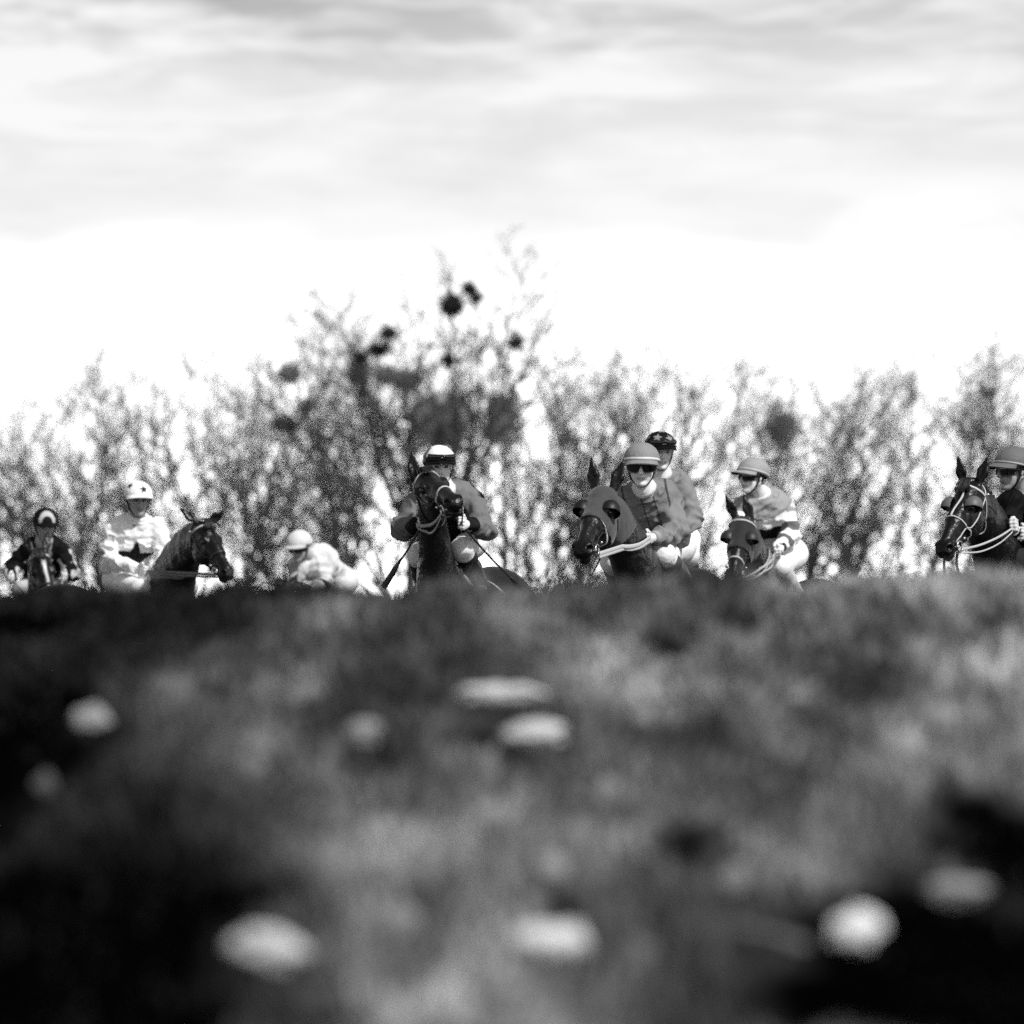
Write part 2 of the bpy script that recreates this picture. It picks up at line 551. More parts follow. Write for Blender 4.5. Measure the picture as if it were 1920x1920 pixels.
# grass: blades over the bank that the camera looks along
def make_grass():
    V, T, tones = [], [], []
    off = 0
    n = 300000
    y = 11.5 + (37 - 11.5) * rng.random(n) ** 0.9
    x = (rng.random(n) * 2 - 1) * (.052 * y + 1.5)
    t, shade_mask = turf_tone(x, y)
    keep = rng.random(n) > shade_mask * .9
    x, y, t, shade_mask = x[keep], y[keep], t[keep], shade_mask[keep]
    n = len(x)
    z = tz(x, y) - 0.004
    p = np.stack([x, y, 0 * x], 1)
    clump = fbm(p * [7.0, .9, 1], 77, 3)
    hgt = np.clip(0.045 + 0.055 * clump, 0.018, 0.13) * (0.6 + .8 * rng.random(n)) * (1 - .6 * shade_mask)
    for cx, cy, cw in CLEAR:
        hgt = np.where((np.abs(x - cx) < cw * 1.1 + .012) & (y < cy + .05) & (y > cy - 1.2), hgt * .3, hgt)
    wd = 0.0035 + 0.004 * rng.random(n)
    az = rng.random(n) * 2 * math.pi
    lean = (0.15 + 0.6 * rng.random(n)) * hgt
    d = np.stack([np.cos(az), np.sin(az), 0 * az], 1)
    sd = np.stack([-np.sin(az + .6), np.cos(az + .6), 0 * az], 1)
    b = np.stack([x, y, z], 1)
    up = np.array([0, 0, 1.0])
    mid = b + up * (hgt * .6)[:, None] + d * (lean * .35)[:, None]
    tip = b + up * hgt[:, None] + d * lean[:, None]
    vv = np.stack([b - sd * wd[:, None], b + sd * wd[:, None], mid - sd * (wd * .8)[:, None], mid + sd * (wd * .8)[:, None], tip], 1)
    base = np.arange(n)[:, None] * 5
    q = np.concatenate([base + [0, 1, 3, 2]])
    tr = np.concatenate([base + [2, 3, 4]])
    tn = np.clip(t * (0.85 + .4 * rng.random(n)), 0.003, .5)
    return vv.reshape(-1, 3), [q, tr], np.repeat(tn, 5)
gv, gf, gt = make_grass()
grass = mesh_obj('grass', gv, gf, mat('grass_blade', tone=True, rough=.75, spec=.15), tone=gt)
tag(grass, 'tufted grass on the rise in front of the riders, out of focus', 'grass', kind='stuff')

# ------------------------------------------------------------------ trees
TREE_D = 480.0
def grow(seed, H, W, lean=0.0, upright=0.5, dens=1.0, stems=8, fork=.04, tk=1.0):
    """several stems fanning from a short trunk, each with long side branches and sparse twigs"""
    r = np.random.default_rng(seed)
    trunk, twig = [], []
    hb = H * fork
    base = np.array([0, 0, hb])
    trunk.append((np.array([[0, 0, -.5]]), base[None], np.array([H * .020]), np.array([H * .017])))
    n = stems
    az = np.arange(n) / n * 2 * math.pi + r.uniform(0, 6) + r.normal(0, .4, n)
    tilt = r.uniform(.06, 1.7, n) * W / H
    di = np.stack([np.cos(az) * tilt + lean, np.sin(az) * tilt * .8, np.ones(n)], 1)
    di /= np.linalg.norm(di, axis=1, keepdims=True)
    st = np.repeat(base[None], n, 0)
    ln = (H - hb) * r.uniform(.8, 1.06, n)
    ra = H * r.uniform(.0055, .0085, n)
    kids = [13, 5, 2]
    frac = [.36, .50, .45]
    for l in range(4):
        n = len(st)
        m1 = st + di * (ln * .34)[:, None] + r.normal(0, .05, (n, 3)) * ln[:, None]
        m2 = m1 + nrm_rows(di + r.normal(0, .16, (n, 3))) * (ln * .33)[:, None]
        en = m2 + nrm_rows(di + r.normal(0, .2, (n, 3)) + [0, 0, .28]) * (ln * .33)[:, None]
        tgt = trunk if l == 0 else twig
        tgt.append((st, m1, ra, ra * .8)); tgt.append((m1, m2, ra * .8, ra * .55)); tgt.append((m2, en, ra * .55, ra * .25))
        if l == 3:
            break
        k = max(2, int(round(kids[l] * dens)))
        t = .12 + .88 * r.random((n, k)) ** .9
        tt = t[..., None]
        p = np.where(tt < .34, st[:, None] + (m1 - st)[:, None] * tt / .34,
                     np.where(tt < .67, m1[:, None] + (m2 - m1)[:, None] * (tt - .34) / .33, m2[:, None] + (en - m2)[:, None] * (tt - .67) / .33))
        a2 = r.random((n, k)) * 2 * math.pi
        perp = np.stack([np.cos(a2), np.sin(a2), r.normal(0, .3, (n, k))], -1)
        nd = di[:, None] * .70 + perp * [.76, .82, .9][l] + np.array([lean * .4, 0, .3 * upright])
        nd /= np.linalg.norm(nd, axis=2, keepdims=True)
        nl = ln[:, None] * frac[l] * (.5 + .7 * r.random((n, k))) * (1.25 - .65 * t)
        pr = ra[:, None] * (1 - .6 * t) * .62
        st = p.reshape(-1, 3); di = nd.reshape(-1, 3); ln = nl.ravel()
        ra = np.maximum(pr.ravel(), [.024, .018, .013][l] * tk)
    return [prisms(x) for x in (trunk, twig)]
def nrm_rows(v):
    return v / (np.linalg.norm(v, axis=1, keepdims=True) + 1e-9)
def prisms(segs):
    a = np.concatenate([s[0] for s in segs]); b = np.concatenate([s[1] for s in segs])
    ra = np.concatenate([s[2] for s in segs]); rb = np.concatenate([s[3] for s in segs])
    t = b - a
    t = t / (np.linalg.norm(t, axis=1, keepdims=True) + 1e-9)
    ref = np.where(np.abs(t[:, 2:3]) < .9, [[0, 0, 1.]], [[1., 0, 0]])
    u = np.cross(t, ref); u /= np.linalg.norm(u, axis=1, keepdims=True)
    v = np.cross(t, u)
    vs = []
    for c, rr in ((a, ra), (b, np.maximum(rb, .004))):
        for k in range(3):
            th = 2 * math.pi * k / 3
            vs.append(c + (u * math.cos(th) + v * math.sin(th)) * rr[:, None])
    V = np.stack(vs, 1).reshape(-1, 3)
    base = np.arange(len(a))[:, None] * 6
    q = np.concatenate([base + [k, (k + 1) % 3, 3 + (k + 1) % 3, 3 + k] for k in range(3)])
    return V, q
m_bark = mat('grey_bark', .07, .9, var=.3, vscale=2.0)
m_twig = mat('twig_bark', .07, .9, var=.3, vscale=1.0)
def tree_at(label, px, top, D, wpx, seed, lean=0.0, group=None, src=None, upright=.5, dens=1.0, base_dz=0.0, stems=7, fork=.04, tk=1.0):
    k = K * D
    x = (px - 960) * k
    zb = float(tz(np.array([x]), np.array([D]), False)[0]) + base_dz
    H = CAMZ - (top - 32 - 960) * k - zb
    if src is None:
        (tv, tq), (cv, cq) = grow(seed, H * .97, wpx * k, lean, upright=upright, dens=dens, stems=stems, fork=fork, tk=tk)
        o = mesh_obj('bare_tree', tv, tq, m_bark, loc=(x, D, zb))
        c = mesh_obj('crown', cv, cq, m_twig, parent=o)
        o['h0'] = H
    else:
        o = src.copy(); COL.objects.link(o)
        o.location = (x, D, zb)
        sc = H / src['h0']
        o.scale = (sc, sc, sc)
        o.rotation_euler = (0, 0, seed * 2.4)
        for ch in src.children:
            c = ch.copy(); COL.objects.link(c); c.parent = o
    tag(o, label, 'tree', group)
    return o
FRONT = [  # px, top row, width px, label
    (-40, 750, 260, 'bare tree cut by the left edge, lowest of the wood'),
    (70, 730, 260, 'bare tree leaning left above the dark capped jockey'),
    (170, 715, 230, 'bare tree between the dark capped and the white clad jockey'),
    (262, 700, 230, 'bare tree straight above the white clad jockey'),
    (362, 690, 230, 'bare tree above the head of the black horse facing right'),
    (455, 665, 230, 'bare twiggy tree left of the crouching jockey'),
    (548, 655, 230, 'bare tree above the crouching jockey in the white cap'),
    (640, 640, 230, 'bare tree at the left foot of the tall trees'),
    (1010, 655, 220, 'bare tree at the right foot of the tall trees'),
    (1095, 675, 220, 'bare tree above the hooded horse'),
    (1190, 705, 220, 'bare tree behind the two overlapping jockeys'),
    (1290, 695, 230, 'bare tree between the overlapping jockeys and the striped jockey'),
    (1385, 690, 230, 'bare tree above the cap of the striped jockey'),
    (1500, 690, 250, 'dense bare tree right of the striped jockey'),
    (1605, 710, 230, 'bare tree in the gap left of the rightmost horse'),
    (1700, 715, 220, 'bare tree just left of the rightmost horse'),
    (1800, 700, 220, 'bare tree above the ears of the rightmost horse'),
    (1900, 675, 240, 'bare tree at the right edge above the rightmost jockey'),
    (2000, 690, 240, 'bare tree leaning over the right edge of the wood'),
]
front = []
for i, (px, top, wp, lab) in enumerate(FRONT):
    lean = (px - 960) / 960 * .36
    front.append(tree_at(lab, px, top, TREE_D + rng.uniform(-12, 12), wp, 100 + i, lean, 'bare trees in the front row of the wood', upright=.45))
tall1 = tree_at('tall bare tree with forked top, left of the two tall ones', 770, 550, TREE_D - 15, 460, 301, -.06, 'tall bare trees rising over the wood', upright=.4, dens=.9, stems=9, fork=.3, tk=1.3)
tall2 = tree_at('tall bare tree with clumps in its boughs, right of the two tall ones', 852, 510, TREE_D - 18, 400, 305, .08, 'tall bare trees rising over the wood', upright=.4, dens=.9, stems=9, fork=.3, tk=1.3)
for i, px in enumerate(range(-90, 2080, 104)):
    j = rng.integers(0, len(front))
    top = float(np.interp(px, [f[0] for f in FRONT], [f[1] for f in FRONT])) + rng.uniform(0, 60)
    tree_at('bare tree filling the row behind the front trees of the wood', px + rng.uniform(-25, 25), top, TREE_D + 28 + rng.uniform(-8, 14), 220, float(i), 0, 'bare trees in the row behind', src=front[j])

# dark clumps of mistletoe in the boughs
m_mist = mat('mistletoe_twigs', .035, .9, var=.3, vscale=3)
m_mist2 = mat('pale_mistletoe_twigs', .26, .9, var=.3, vscale=3)
def clump(name, label, cat, px, py, D, rx, ry, n, seed, m, group, tw=.02):
    r = np.random.default_rng(seed)
    k = K * D
    d = r.normal(0, 1, (n, 3)); d /= np.linalg.norm(d, axis=1, keepdims=True)
    rad = r.random(n) ** .5
    lump = 1 + .8 * fbm(d * 1.7 + seed, seed, 3)
    c = d * (rad * lump)[:, None] * [rx * k, rx * k * .8, ry * k]
    dd = nrm(np.ones(3)) * 0 + d + r.normal(0, .7, (n, 3))
    dd /= np.linalg.norm(dd, axis=1, keepdims=True)
    ln = .16 + .22 * r.random(n)
    V, q = prisms([(c - dd * ln[:, None], c + dd * ln[:, None], np.full(n, tw), np.full(n, tw * .5))])
    o = mesh_obj(name, V, q, m, loc=P(px, py, D))
    return tag(o, label, cat, group)
CL = [(848, 572, 20, 17, 'largest dark mistletoe clump high in the right tall tree', 900),
      (880, 541, 9, 8, 'small dark mistletoe clump at the top of the right tall tree', 250),
      (893, 560, 6, 9, 'tiny mistletoe clump below the topmost one', 150),
      (729, 625, 13, 8, 'small dark mistletoe clump out on the left tall tree', 260),
      (711, 655, 17, 10, 'slanted mistletoe clump below the one on the left tall tree', 320),
      (676, 672, 9, 8, 'mistletoe clump lowest on the left bough of the tall trees', 200),
      (967, 643, 10, 10, 'mistletoe clump on the right bough of the right tall tree', 260),
      (840, 676, 8, 10, 'dark knot of mistletoe low in the fork of the right tall tree', 200)]
for i, (px, py, rx, ry, lab, n) in enumerate(CL):
    clump('mistletoe', lab, 'mistletoe', px, py, TREE_D - 20, rx, ry, int(n * .6), 40 + i, m_mist, 'dark mistletoe clumps in the tall trees', .03)
CL2 = [(545, 700, 26, 22, 'round grey mistletoe ball near the top of the wood, left of the tall trees'),
       (535, 797, 22, 16, 'round dark mistletoe ball above the crouching jockey'),
       (577, 762, 16, 14, 'faint mistletoe ball between the two round ones'),
       (672, 700, 24, 26, 'grey mistletoe ball left of the pair below the tall trees'),
       (722, 704, 26, 20, 'grey mistletoe ball in the middle below the tall trees'),
       (758, 716, 26, 24, 'grey mistletoe ball close right of the middle one'),
       (1465, 800, 34, 30, 'wide faint mistletoe mass above the striped jockey'),
       (1855, 735, 8, 8, 'tiny dark mistletoe clump at the upper right of the wood'),
       (1067, 825, 14, 12, 'small dark mistletoe clump left of the overlapping jockeys')]
for i, (px, py, rx, ry, lab) in enumerate(CL2):
    clump('mistletoe', lab, 'mistletoe', px, py, TREE_D + (10 if i != 1 else -16), rx, ry, int(.5 * rx * ry), 60 + i, m_mist if i in (1, 7) else m_mist2, 'mistletoe balls in the lower trees', .03)
def bush(label, px, py, rx, ry, n, seed):
    o = clump('evergreen_bush', label, 'bush', px, py, TREE_D + 16, rx, ry, n, seed, mat('evergreen_leaf', .34, .8, var=.3, vscale=2), 'evergreen bushes in the wood', .045)
    k = K * (TREE_D + 16)
    x, y, z = o.location
    zb = float(tz(np.array([x]), np.array([y]), False)[0])
    v, f = tube([(0, 0, zb - z), (0.1, 0, (zb - z) * .5), (0, 0, 0)], [.14, .11, .06], 7)
    mesh_obj('stem', v, f, m_bark, parent=o)
bush('large grey evergreen mass behind the white cap of the central jockey', 825, 790, 66, 62, 1500, 5)
bush('grey evergreen mass right of the central white cap', 940, 785, 40, 52, 700, 8)

# ------------------------------------------------------------------ horses
def horse_mats(tone):
    return mat('horse_coat', tone=True, rough=.36, var=.5, vscale=11, spec=.30, bump=1.0, bscale=13)
m_strap = mat('black_leather', .012, .45, spec=.5)
m_pale_strap = mat('pale_webbing', .48, .7, var=.12, vscale=120)
m_metal = bpy.data.materials.new('bit_steel')
m_metal.use_nodes = True
_b = m_metal.node_tree.nodes['Principled BSDF']
_b.inputs['Metallic'].default_value = 1
_b.inputs['Base Color'].default_value = (.75, .75, .75, 1)
_b.inputs['Roughness'].default_value = .22
m_eye = mat('dark_eye', .004, .06, spec=.8)
m_hair = mat('black_mane', .010, .5, var=.4, vscale=20)
RZ = lambda a: np.array([[math.cos(a), -math.sin(a), 0], [math.sin(a), math.cos(a), 0], [0, 0, 1]])

def make_horse(label, saddle, heading, poll, muzzle, hint, tone=.03, coat=None, arch=.12, h=.010,
               bridle='dark', noseband=None, browband=None, hood=None, cups=None, blaze=None, hands=None,
               rein_mat=None, rein_w=.012, bandw=.012, nose_d=.36, ear_dirs=None, mane=True, loose_end=False, ear_len=1.0, cheek=None, stuff_bits=True, sagr=.02):
    """saddle: world point above which the rider sits; heading: horizontal direction of travel;
    poll / muzzle: world points of the head; returns the horse and a few anchor points"""
    hd = nrm([heading[0], heading[1], 0])
    ang = math.atan2(hd[1], hd[0])
    ox, oy = saddle[0] - .10 * hd[0], saddle[1] - .10 * hd[1]
    gz = float(tz(np.array([ox]), np.array([oy]))[0])
    org = np.array([ox, oy, gz])
    Ri = RZ(-ang)
    loc = lambda p: Ri @ (np.asarray(p, float) - org)
    p, mz = loc(poll), loc(muzzle)
    d = nrm(mz - p)
    hl = float(np.clip(np.linalg.norm(mz - p), .54, .66))
    u = Ri @ np.asarray(hint, float)
    u = nrm(u - d * (u @ d))
    s = np.cross(u, d)
    sc = hl / .60
    Hd = lambda a, b, c: p + sc * (d * a + s * b + u * c)
    inv = lambda V: np.stack([((V - p) @ d) / sc, ((V - p) @ s) / sc, ((V - p) @ u) / sc], 1)
    f = Field()
    y = np.array([0, 1.0, 0])
    # trunk
    f.chain([(-.62, 0, 1.20), (-.25, 0, 1.16), (.12, 0, 1.13), (.42, 0, 1.15)], [.27, .295, .30, .27], .08, y, .86)
    f.ell((-.58, 0, 1.30), None, (.36, .27, .26), .08)
    f.cone((.10, 0, 1.42), (.48, 0, 1.50), .10, .09, .12)
    f.ell((.48, 0, 1.18), None, (.27, .25, .36), .08)
    for sg in (1, -1):
        f.ell((.50, sg * .13, 1.10), None, (.17, .12, .30), .06)
        f.ell((-.62, sg * .15, 1.12), None, (.27, .14, .30), .06)
        f.chain([(.50, sg * .15, .98), (.50, sg * .15, .74), (.52, sg * .15, .48), (.50, sg * .15, .26), (.51, sg * .15, .13), (.56, sg * .15, .03)],
                [.105, .072, .052, .033, .040, .056], .03)
        f.chain([(-.60, sg * .15, 1.05), (-.52, sg * .16, .84), (-.80, sg * .15, .53), (-.78, sg * .15, .28), (-.76, sg * .15, .13), (-.70, sg * .15, .03)],
                [.17, .115, .056, .036, .041, .056], .03)
    # neck
    B0 = np.array([.50, 0, 1.27])
    N1 = Hd(.05, 0, -.075)
    mid = (B0 + N1) / 2
    perp = nrm(np.cross(np.cross(N1 - B0, [0, 0, 1.0]) if abs(nrm(N1 - B0)[2]) < .97 else y, N1 - B0))
    if perp[2] < 0: perp = -perp
    C = mid + arch * (perp * .6 + np.array([0, 0, .8]))
    ts = np.linspace(0, 1, 7)
    cen = np.array([(1 - t) ** 2 * B0 + 2 * t * (1 - t) * C + t * t * N1 for t in ts])
    rad = np.array([.265, .235, .205, .178, .155, .135, .118])
    for i in range(6):
        sd = nrm(y * (1 - ts[i]) + s * ts[i])
        f.cone(cen[i], cen[i + 1], rad[i], rad[i + 1], .05, sd, .52 + .12 * ts[i])
    # head
    ax = (d, s, u)
    q = sc
    f.ell(Hd(.07, 0, -.01), ax, np.array((.115, .085, .095)) * q, .03)
    f.cone(Hd(.08, 0, .0), Hd(.30, 0, .005), .088 * q, .068 * q, .03, s, .92)
    f.cone(Hd(.30, 0, .005), Hd(.50, 0, .0), .066 * q, .052 * q, .03, s, .82)
    for sg in (1, -1):
        f.ell(Hd(.185, sg * .050, -.085), ax, np.array((.12, .036, .105)) * q, .025)      # cheek
        f.ell(Hd(.175, sg * .074, .035), ax, np.array((.050, .024, .030)) * q, .02)       # brow
        f.cone(Hd(.24, sg * .060, -.005), Hd(.40, sg * .040, -.02), .018 * q, .012 * q, .02)   # facial crest
        f.ell(Hd(.535, sg * .040, .008), ax, np.array((.045, .025, .032)) * q, .015)      # nostril flare
    f.cone(Hd(.20, 0, -.115), Hd(.47, 0, -.070), .062 * q, .036 * q, .03, s, .75)         # jaw
    f.ell(Hd(.535, 0, -.015), ax, np.array((.066, .054, .052)) * q, .02)                  # upper lip
    f.ell(Hd(.525, 0, -.075), ax, np.array((.048, .036, .030)) * q, .012)                 # chin
    for sg in (1, -1):
        f.ell(Hd(.557, sg * .050, .012), ax, np.array((.022, .017, .020)) * q, .008, cut=True)   # nostrils
        f.ell(Hd(.20, sg * .093, .022), ax, np.array((.022, .013, .016)) * q, .008, cut=True)    # eye socket
    f.ell(Hd(.565, 0, -.052), ax, np.array((.045, .06, .005)) * q, .008, cut=True)        # mouth line
    # ears
    if ear_dirs:
        ears = []
        for ed in ear_dirs:
            lv = Ri @ nrm(ed)
            ears.append((lv @ d, lv @ s, lv @ u))
    else:
        ears = [(-.95, .28, .25), (-.95, -.28, .25)]
    for sg, ed in zip((1, -1), ears):
        e = nrm(d * ed[0] + s * ed[1] + u * ed[2])
        b0 = Hd(-.015, sg * .055, .045)
        fr = nrm(u * .7 + d * .6 + s * sg * .15); fr = nrm(fr - e * (fr @ e))
        f.cone(b0, b0 + e * .075 * q, .028 * q, .038 * q, .02, fr, .55)
        f.cone(b0 + e * .075 * q, b0 + e * .185 * q * ear_len, .038 * q, .006 * q, .01, fr, .55)
        f.ell(b0 + e * .085 * q + fr * .022 * q, (e, np.cross(e, fr), fr), np.array((.066, .021, .014)) * q, .008, cut=True)
    V, Qd = f.build(h)
    hc = inv(V)
    # coat colour: dark points, optional marking
    tn = np.full(len(V), tone)
    tn *= 1 + .35 * fbm(V * 3.0, 3, 2)
    low = np.clip((.55 - V[:, 2]) / .2, 0, 1)
    muz = np.clip((hc[:, 0] - .50) / .07, 0, 1) * (np.abs(hc[:, 1]) < .12) * (np.abs(hc[:, 2]) < .15)
    tn = tn * (1 - .7 * low) * (1 - .65 * muz)
    inhead = (hc[:, 0] > -.3) & (hc[:, 0] < .7) & (np.abs(hc[:, 1]) < .16) & (np.abs(hc[:, 2]) < .25)
    earz = (hc[:, 0] < -.03) & (hc[:, 2] > 0) & inhead
    tn = np.where(earz, tn * .55, tn)
    if blaze:
        a0, a1, wd, off = blaze
        k = np.clip((wd * (.7 + .5 * fbm(hc * 9, 6, 2)) - np.abs(hc[:, 1] - off)) / .012, 0, 1) * (hc[:, 2] > -.03) * np.clip((hc[:, 0] - a0) / .03, 0, 1) * np.clip((a1 - hc[:, 0]) / .03, 0, 1)
        tn = tn * (1 - k) + .62 * k
    o = mesh_obj('horse', V, Qd, horse_mats(tone), loc=org, tone=np.clip(tn, .001, .9))
    o.rotation_euler = (0, 0, ang)
    tag(o, label, 'horse', 'racehorses under the jockeys')
    VN = vert_normals(V, Qd)
    hm = V[:, 0] > .15
    fq = Qd[hm[Qd].all(1)]
    uq, ivq = np.unique(fq, return_inverse=True)
    bvh = BVHTree.FromPolygons([tuple(v) for v in V[uq]], [tuple(x) for x in ivq.reshape(fq.shape)])
    def strap(name, pts, m, wd=.010, th=.004, closed=False, parent=o, off=.003, n=30, snap=True):
        c = curve(pts if not closed else list(pts) + [pts[0]], n)
        if closed: c = c[:-1]
        P_, R_ = [], []
        for pt in c:
            if snap:
                r = bvh.find_nearest(Vector(pt))
                if r[0] is None or r[3] > .12:
                    nn = nrm(pt - Hd(.3, 0, -.05)); P_.append(pt); R_.append(nn); continue
                nn = np.array(r[1]); P_.append(np.array(r[0]) + nn * off); R_.append(nn)
            else:
                P_.append(pt); R_.append(np.cross(d, s))
        v, fc = tube(P_, wd, 8, closed, np.array(R_), flat=th / wd)
        return mesh_obj(name, v, fc, m, parent=parent)
    # eyes
    for sg in (1, -1):
        v, fc = uv_ball(Hd(.195, sg * .078, .020), .024 * q)
        mesh_obj('eye', v, fc, m_eye, parent=o)
    bm = m_pale_strap if bridle == 'pale' else m_strap
    if hood is not None:
        br = strap('bridle', [Hd(.10, .115, -.09), Hd(.11, .09, -.17), Hd(.12, 0, -.24), Hd(.11, -.09, -.17), Hd(.10, -.115, -.09)], bm, bandw, off=.011)
    else:
        br = strap('bridle', [Hd(.02, .115, -.04), Hd(-.03, .06, -.02), Hd(-.05, 0, .03), Hd(-.03, -.06, -.02), Hd(.02, -.115, -.04)], bm, bandw)
    for sg in (1, -1):
        strap('cheek_strap', [Hd(.02, sg * .12, -.04), Hd(.16, sg * .12, -.06), Hd(.30, sg * .11, -.06), Hd(.455, sg * .09, -.055)], cheek or bm, bandw * .85, parent=br)
        v, fc = tube([Hd(.465 + .034 * math.cos(t), sg * .060, -.060 + .034 * math.sin(t)) for t in np.linspace(0, 2 * math.pi, 21)[:-1]], .006, 6, True)
        mesh_obj('bit_ring', v, fc, m_metal, parent=br)
        if hood is None:
            v, fc = uv_ball(Hd(.02, sg * .104, -.03), .010)
            mesh_obj('buckle', v, fc, m_metal, parent=br)
        v, fc = uv_ball(Hd(.40, sg * .072, -.05), .010)
        mesh_obj('buckle', v, fc, m_metal, parent=br)
    v, fc = tube([Hd(.465, .06, -.058), Hd(.47, 0, -.06), Hd(.465, -.06, -.058)], .007, 6)
    mesh_obj('bit', v, fc, m_metal, parent=br)
    bb = m_pale_strap if browband == 'pale' else bm
    if hood is None or browband: strap('browband', [Hd(.03, .115, -.03), Hd(.055, .085, .06), Hd(.065, 0, .11), Hd(.055, -.085, .06), Hd(.03, -.115, -.03)], bb, max(.008, bandw) if browband else bandw, .005, parent=br, off=.003 if hood is None else .012)
    nb = m_pale_strap if noseband == 'pale' else bm
    strap('noseband', [Hd(nose_d, math.cos(t) * .11, -.035 + math.sin(t) * .12) for t in np.linspace(0, 2 * math.pi, 15)[:-1]], nb, bandw, closed=True, parent=br, n=56)
    strap('throat_strap', [Hd(.03, .12, -.05), Hd(.10, .09, -.18), Hd(.11, 0, -.25), Hd(.10, -.09, -.18), Hd(.03, -.12, -.05)], bm, bandw * .8, parent=br)
    if bridle == 'pale':
        strap('face_strap', [Hd(.07, 0, .1), Hd(.16, .02, .1), Hd(.25, 0, .1), Hd(nose_d, 0, .09)], m_pale_strap, .007, parent=br)
    if loose_end:
        for sg in (.3, -.6):
            a = Hd(.47, sg * .1, -.10)
            c = curve([a, a + np.array([.01, 0, -.07]), a + np.array([-.02 * sg, .01, -.15]), a + np.array([.03, .02, -.24])], 12)
            v, fc = tube(c, .008, 6)
            mesh_obj('loose_strap', v, fc, m_strap, parent=br)
    # hood and eye cups
    mz_ = (hc[:, 0] > -.16) & (hc[:, 0] < .335) & (np.abs(hc[:, 1]) < .2) & (np.abs(hc[:, 2]) < .3)
    if hood is not None:
        away = np.ones(len(V), bool)
        for sg, ed in zip((1, -1), ears):
            e = nrm(np.array(ed)); rel = hc - np.array([-.015, sg * .055, .045])
            t = rel @ e
            away &= ~((t > -.005) & (np.linalg.norm(rel - t[:, None] * e, axis=1) < .05))
            away &= np.linalg.norm(hc - np.array([.20, sg * .088, .022]), axis=1) > .03
        hv, hf = shell(V, Qd, VN, mz_ & away & (hc[:, 0] - .28 * hc[:, 2] < .30), .008)
        mesh_obj('hood', hv, hf, mat('hood_cloth_%d' % int(hood * 1000), hood, .8, var=.18, vscale=14, bump=.4, bscale=30, sheen=.2), parent=o)
    if cups is not None:
        mc = mat('eye_cup_%d' % int(cups * 1000), cups, .5)
        for sg in (1, -1):
            cpos = np.array([.185, sg * .083, .022])
            uu = np.linspace(0, 2 * math.pi, 73); vv = np.linspace(0, math.pi, 49)
            U, W_ = np.meshgrid(uu, vv, indexing='ij')
            dirs = np.stack([np.cos(W_), np.sin(W_) * np.cos(U), np.sin(W_) * np.sin(U)], -1)
            keepv = (dirs[..., 0] * .75 + dirs[..., 1] * sg * .1 - dirs[..., 2] * .35 < .22) & (dirs[..., 1] * sg > -.55)
            rr = np.array([.072, .060, .066])
            pts = (cpos + dirs * rr).reshape(-1, 3)
            inn = (cpos + dirs * (rr - .005)).reshape(-1, 3)
            i = np.arange(73 * 49).reshape(73, 49)
            fc = np.stack([i[:-1, :-1], i[1:, :-1], i[1:, 1:], i[:-1, 1:]], -1).reshape(-1, 4)
            fc = fc[keepv.ravel()[fc].all(1)]
            n0 = 73 * 49
            wv = np.array([Hd(*t) for t in np.concatenate([pts, inn])])
            mesh_obj('eye_cup', wv, [np.concatenate([fc, fc[:, ::-1] + n0])], mc, parent=o)
    # mane along the crest and forelock
    if mane:
        r = np.random.default_rng(int(abs(poll[0]) * 1000) + 5)
        parts = []
        for i in range(150):
            t = r.uniform(.12, .98)
            c = (1 - t) ** 2 * B0 + 2 * t * (1 - t) * C + t * t * N1
            tg = nrm(2 * (1 - t) * (C - B0) + 2 * t * (N1 - C))
            sd = nrm(y * (1 - t) + s * t)
            nu = nrm(np.cross(tg, sd))
            if nu @ (np.array([0, 0, 1]) + perp) < 0: nu = -nu
            rr = np.interp(t, ts, rad)
            a = c + nu * (rr - .012) + sd * r.normal(0, .008)
            ln = r.uniform(.07, .13)
            pr = [a, a + nu * .022 + sd * .018, a + sd * (.035 + .01 * r.random()) - nu * ln * .5 + tg * r.normal(0, .01), a + sd * (.05 + .02 * r.random()) - nu * ln + tg * r.normal(0, .02)]
            parts.append(tube(pr, [.007, .008, .006, .002], 4))
        for i in range(26 if hood is None else 0):
            b_ = r.normal(0, .016)
            pr = [Hd(-.02, b_, .075), Hd(.02, b_ * 1.3, .115), Hd(.07, b_ * 1.6 + r.normal(0, .008), .118), Hd(.11 + .04 * r.random(), b_ * 2 + r.normal(0, .012), .108)]
            parts.append(tube(pr, [.006, .006, .005, .002], 4))
        v, fc = join(parts)
        mesh_obj('mane', v, fc, m_hair, parent=o)
    r = np.random.default_rng(3)
    parts = []
    for i in range(40):
        a = np.array([-.90, r.normal(0, .02), 1.32])
        dx, dy = r.normal(0, .03), r.normal(0, .04)
        parts.append(tube([a, a + [-.10, dy * .3, -.06], a + [-.14 + dx, dy, -.4], a + [-.10 + dx * 2, dy * 1.5, -.85 - .1 * r.random()]], [.012, .014, .012, .004], 4))
    v, fc = join(parts)
    mesh_obj('tail', v, fc, m_hair, parent=o)
    # saddle cloth, saddle and girth
    pad = (V[:, 0] > -.22) & (V[:, 0] < .30) & (V[:, 2] > 1.20)
    sv, sf = shell(V, Qd, VN, pad, .012)
    sc_ = mesh_obj('saddle_cloth', sv, sf, mat('saddle_cloth', .5, .85, var=.1, vscale=60), parent=o)
    pad = (V[:, 0] > -.14) & (V[:, 0] < .24) & (V[:, 2] > 1.28)
    sv, sf = shell(V, Qd, VN, pad, .032)
    mesh_obj('saddle', sv, sf, m_strap, parent=o)
    pad = (V[:, 0] > .08) & (V[:, 0] < .17) & (V[:, 2] < 1.3) & (V[:, 2] > .75) & (np.abs(V[:, 1]) < .4)
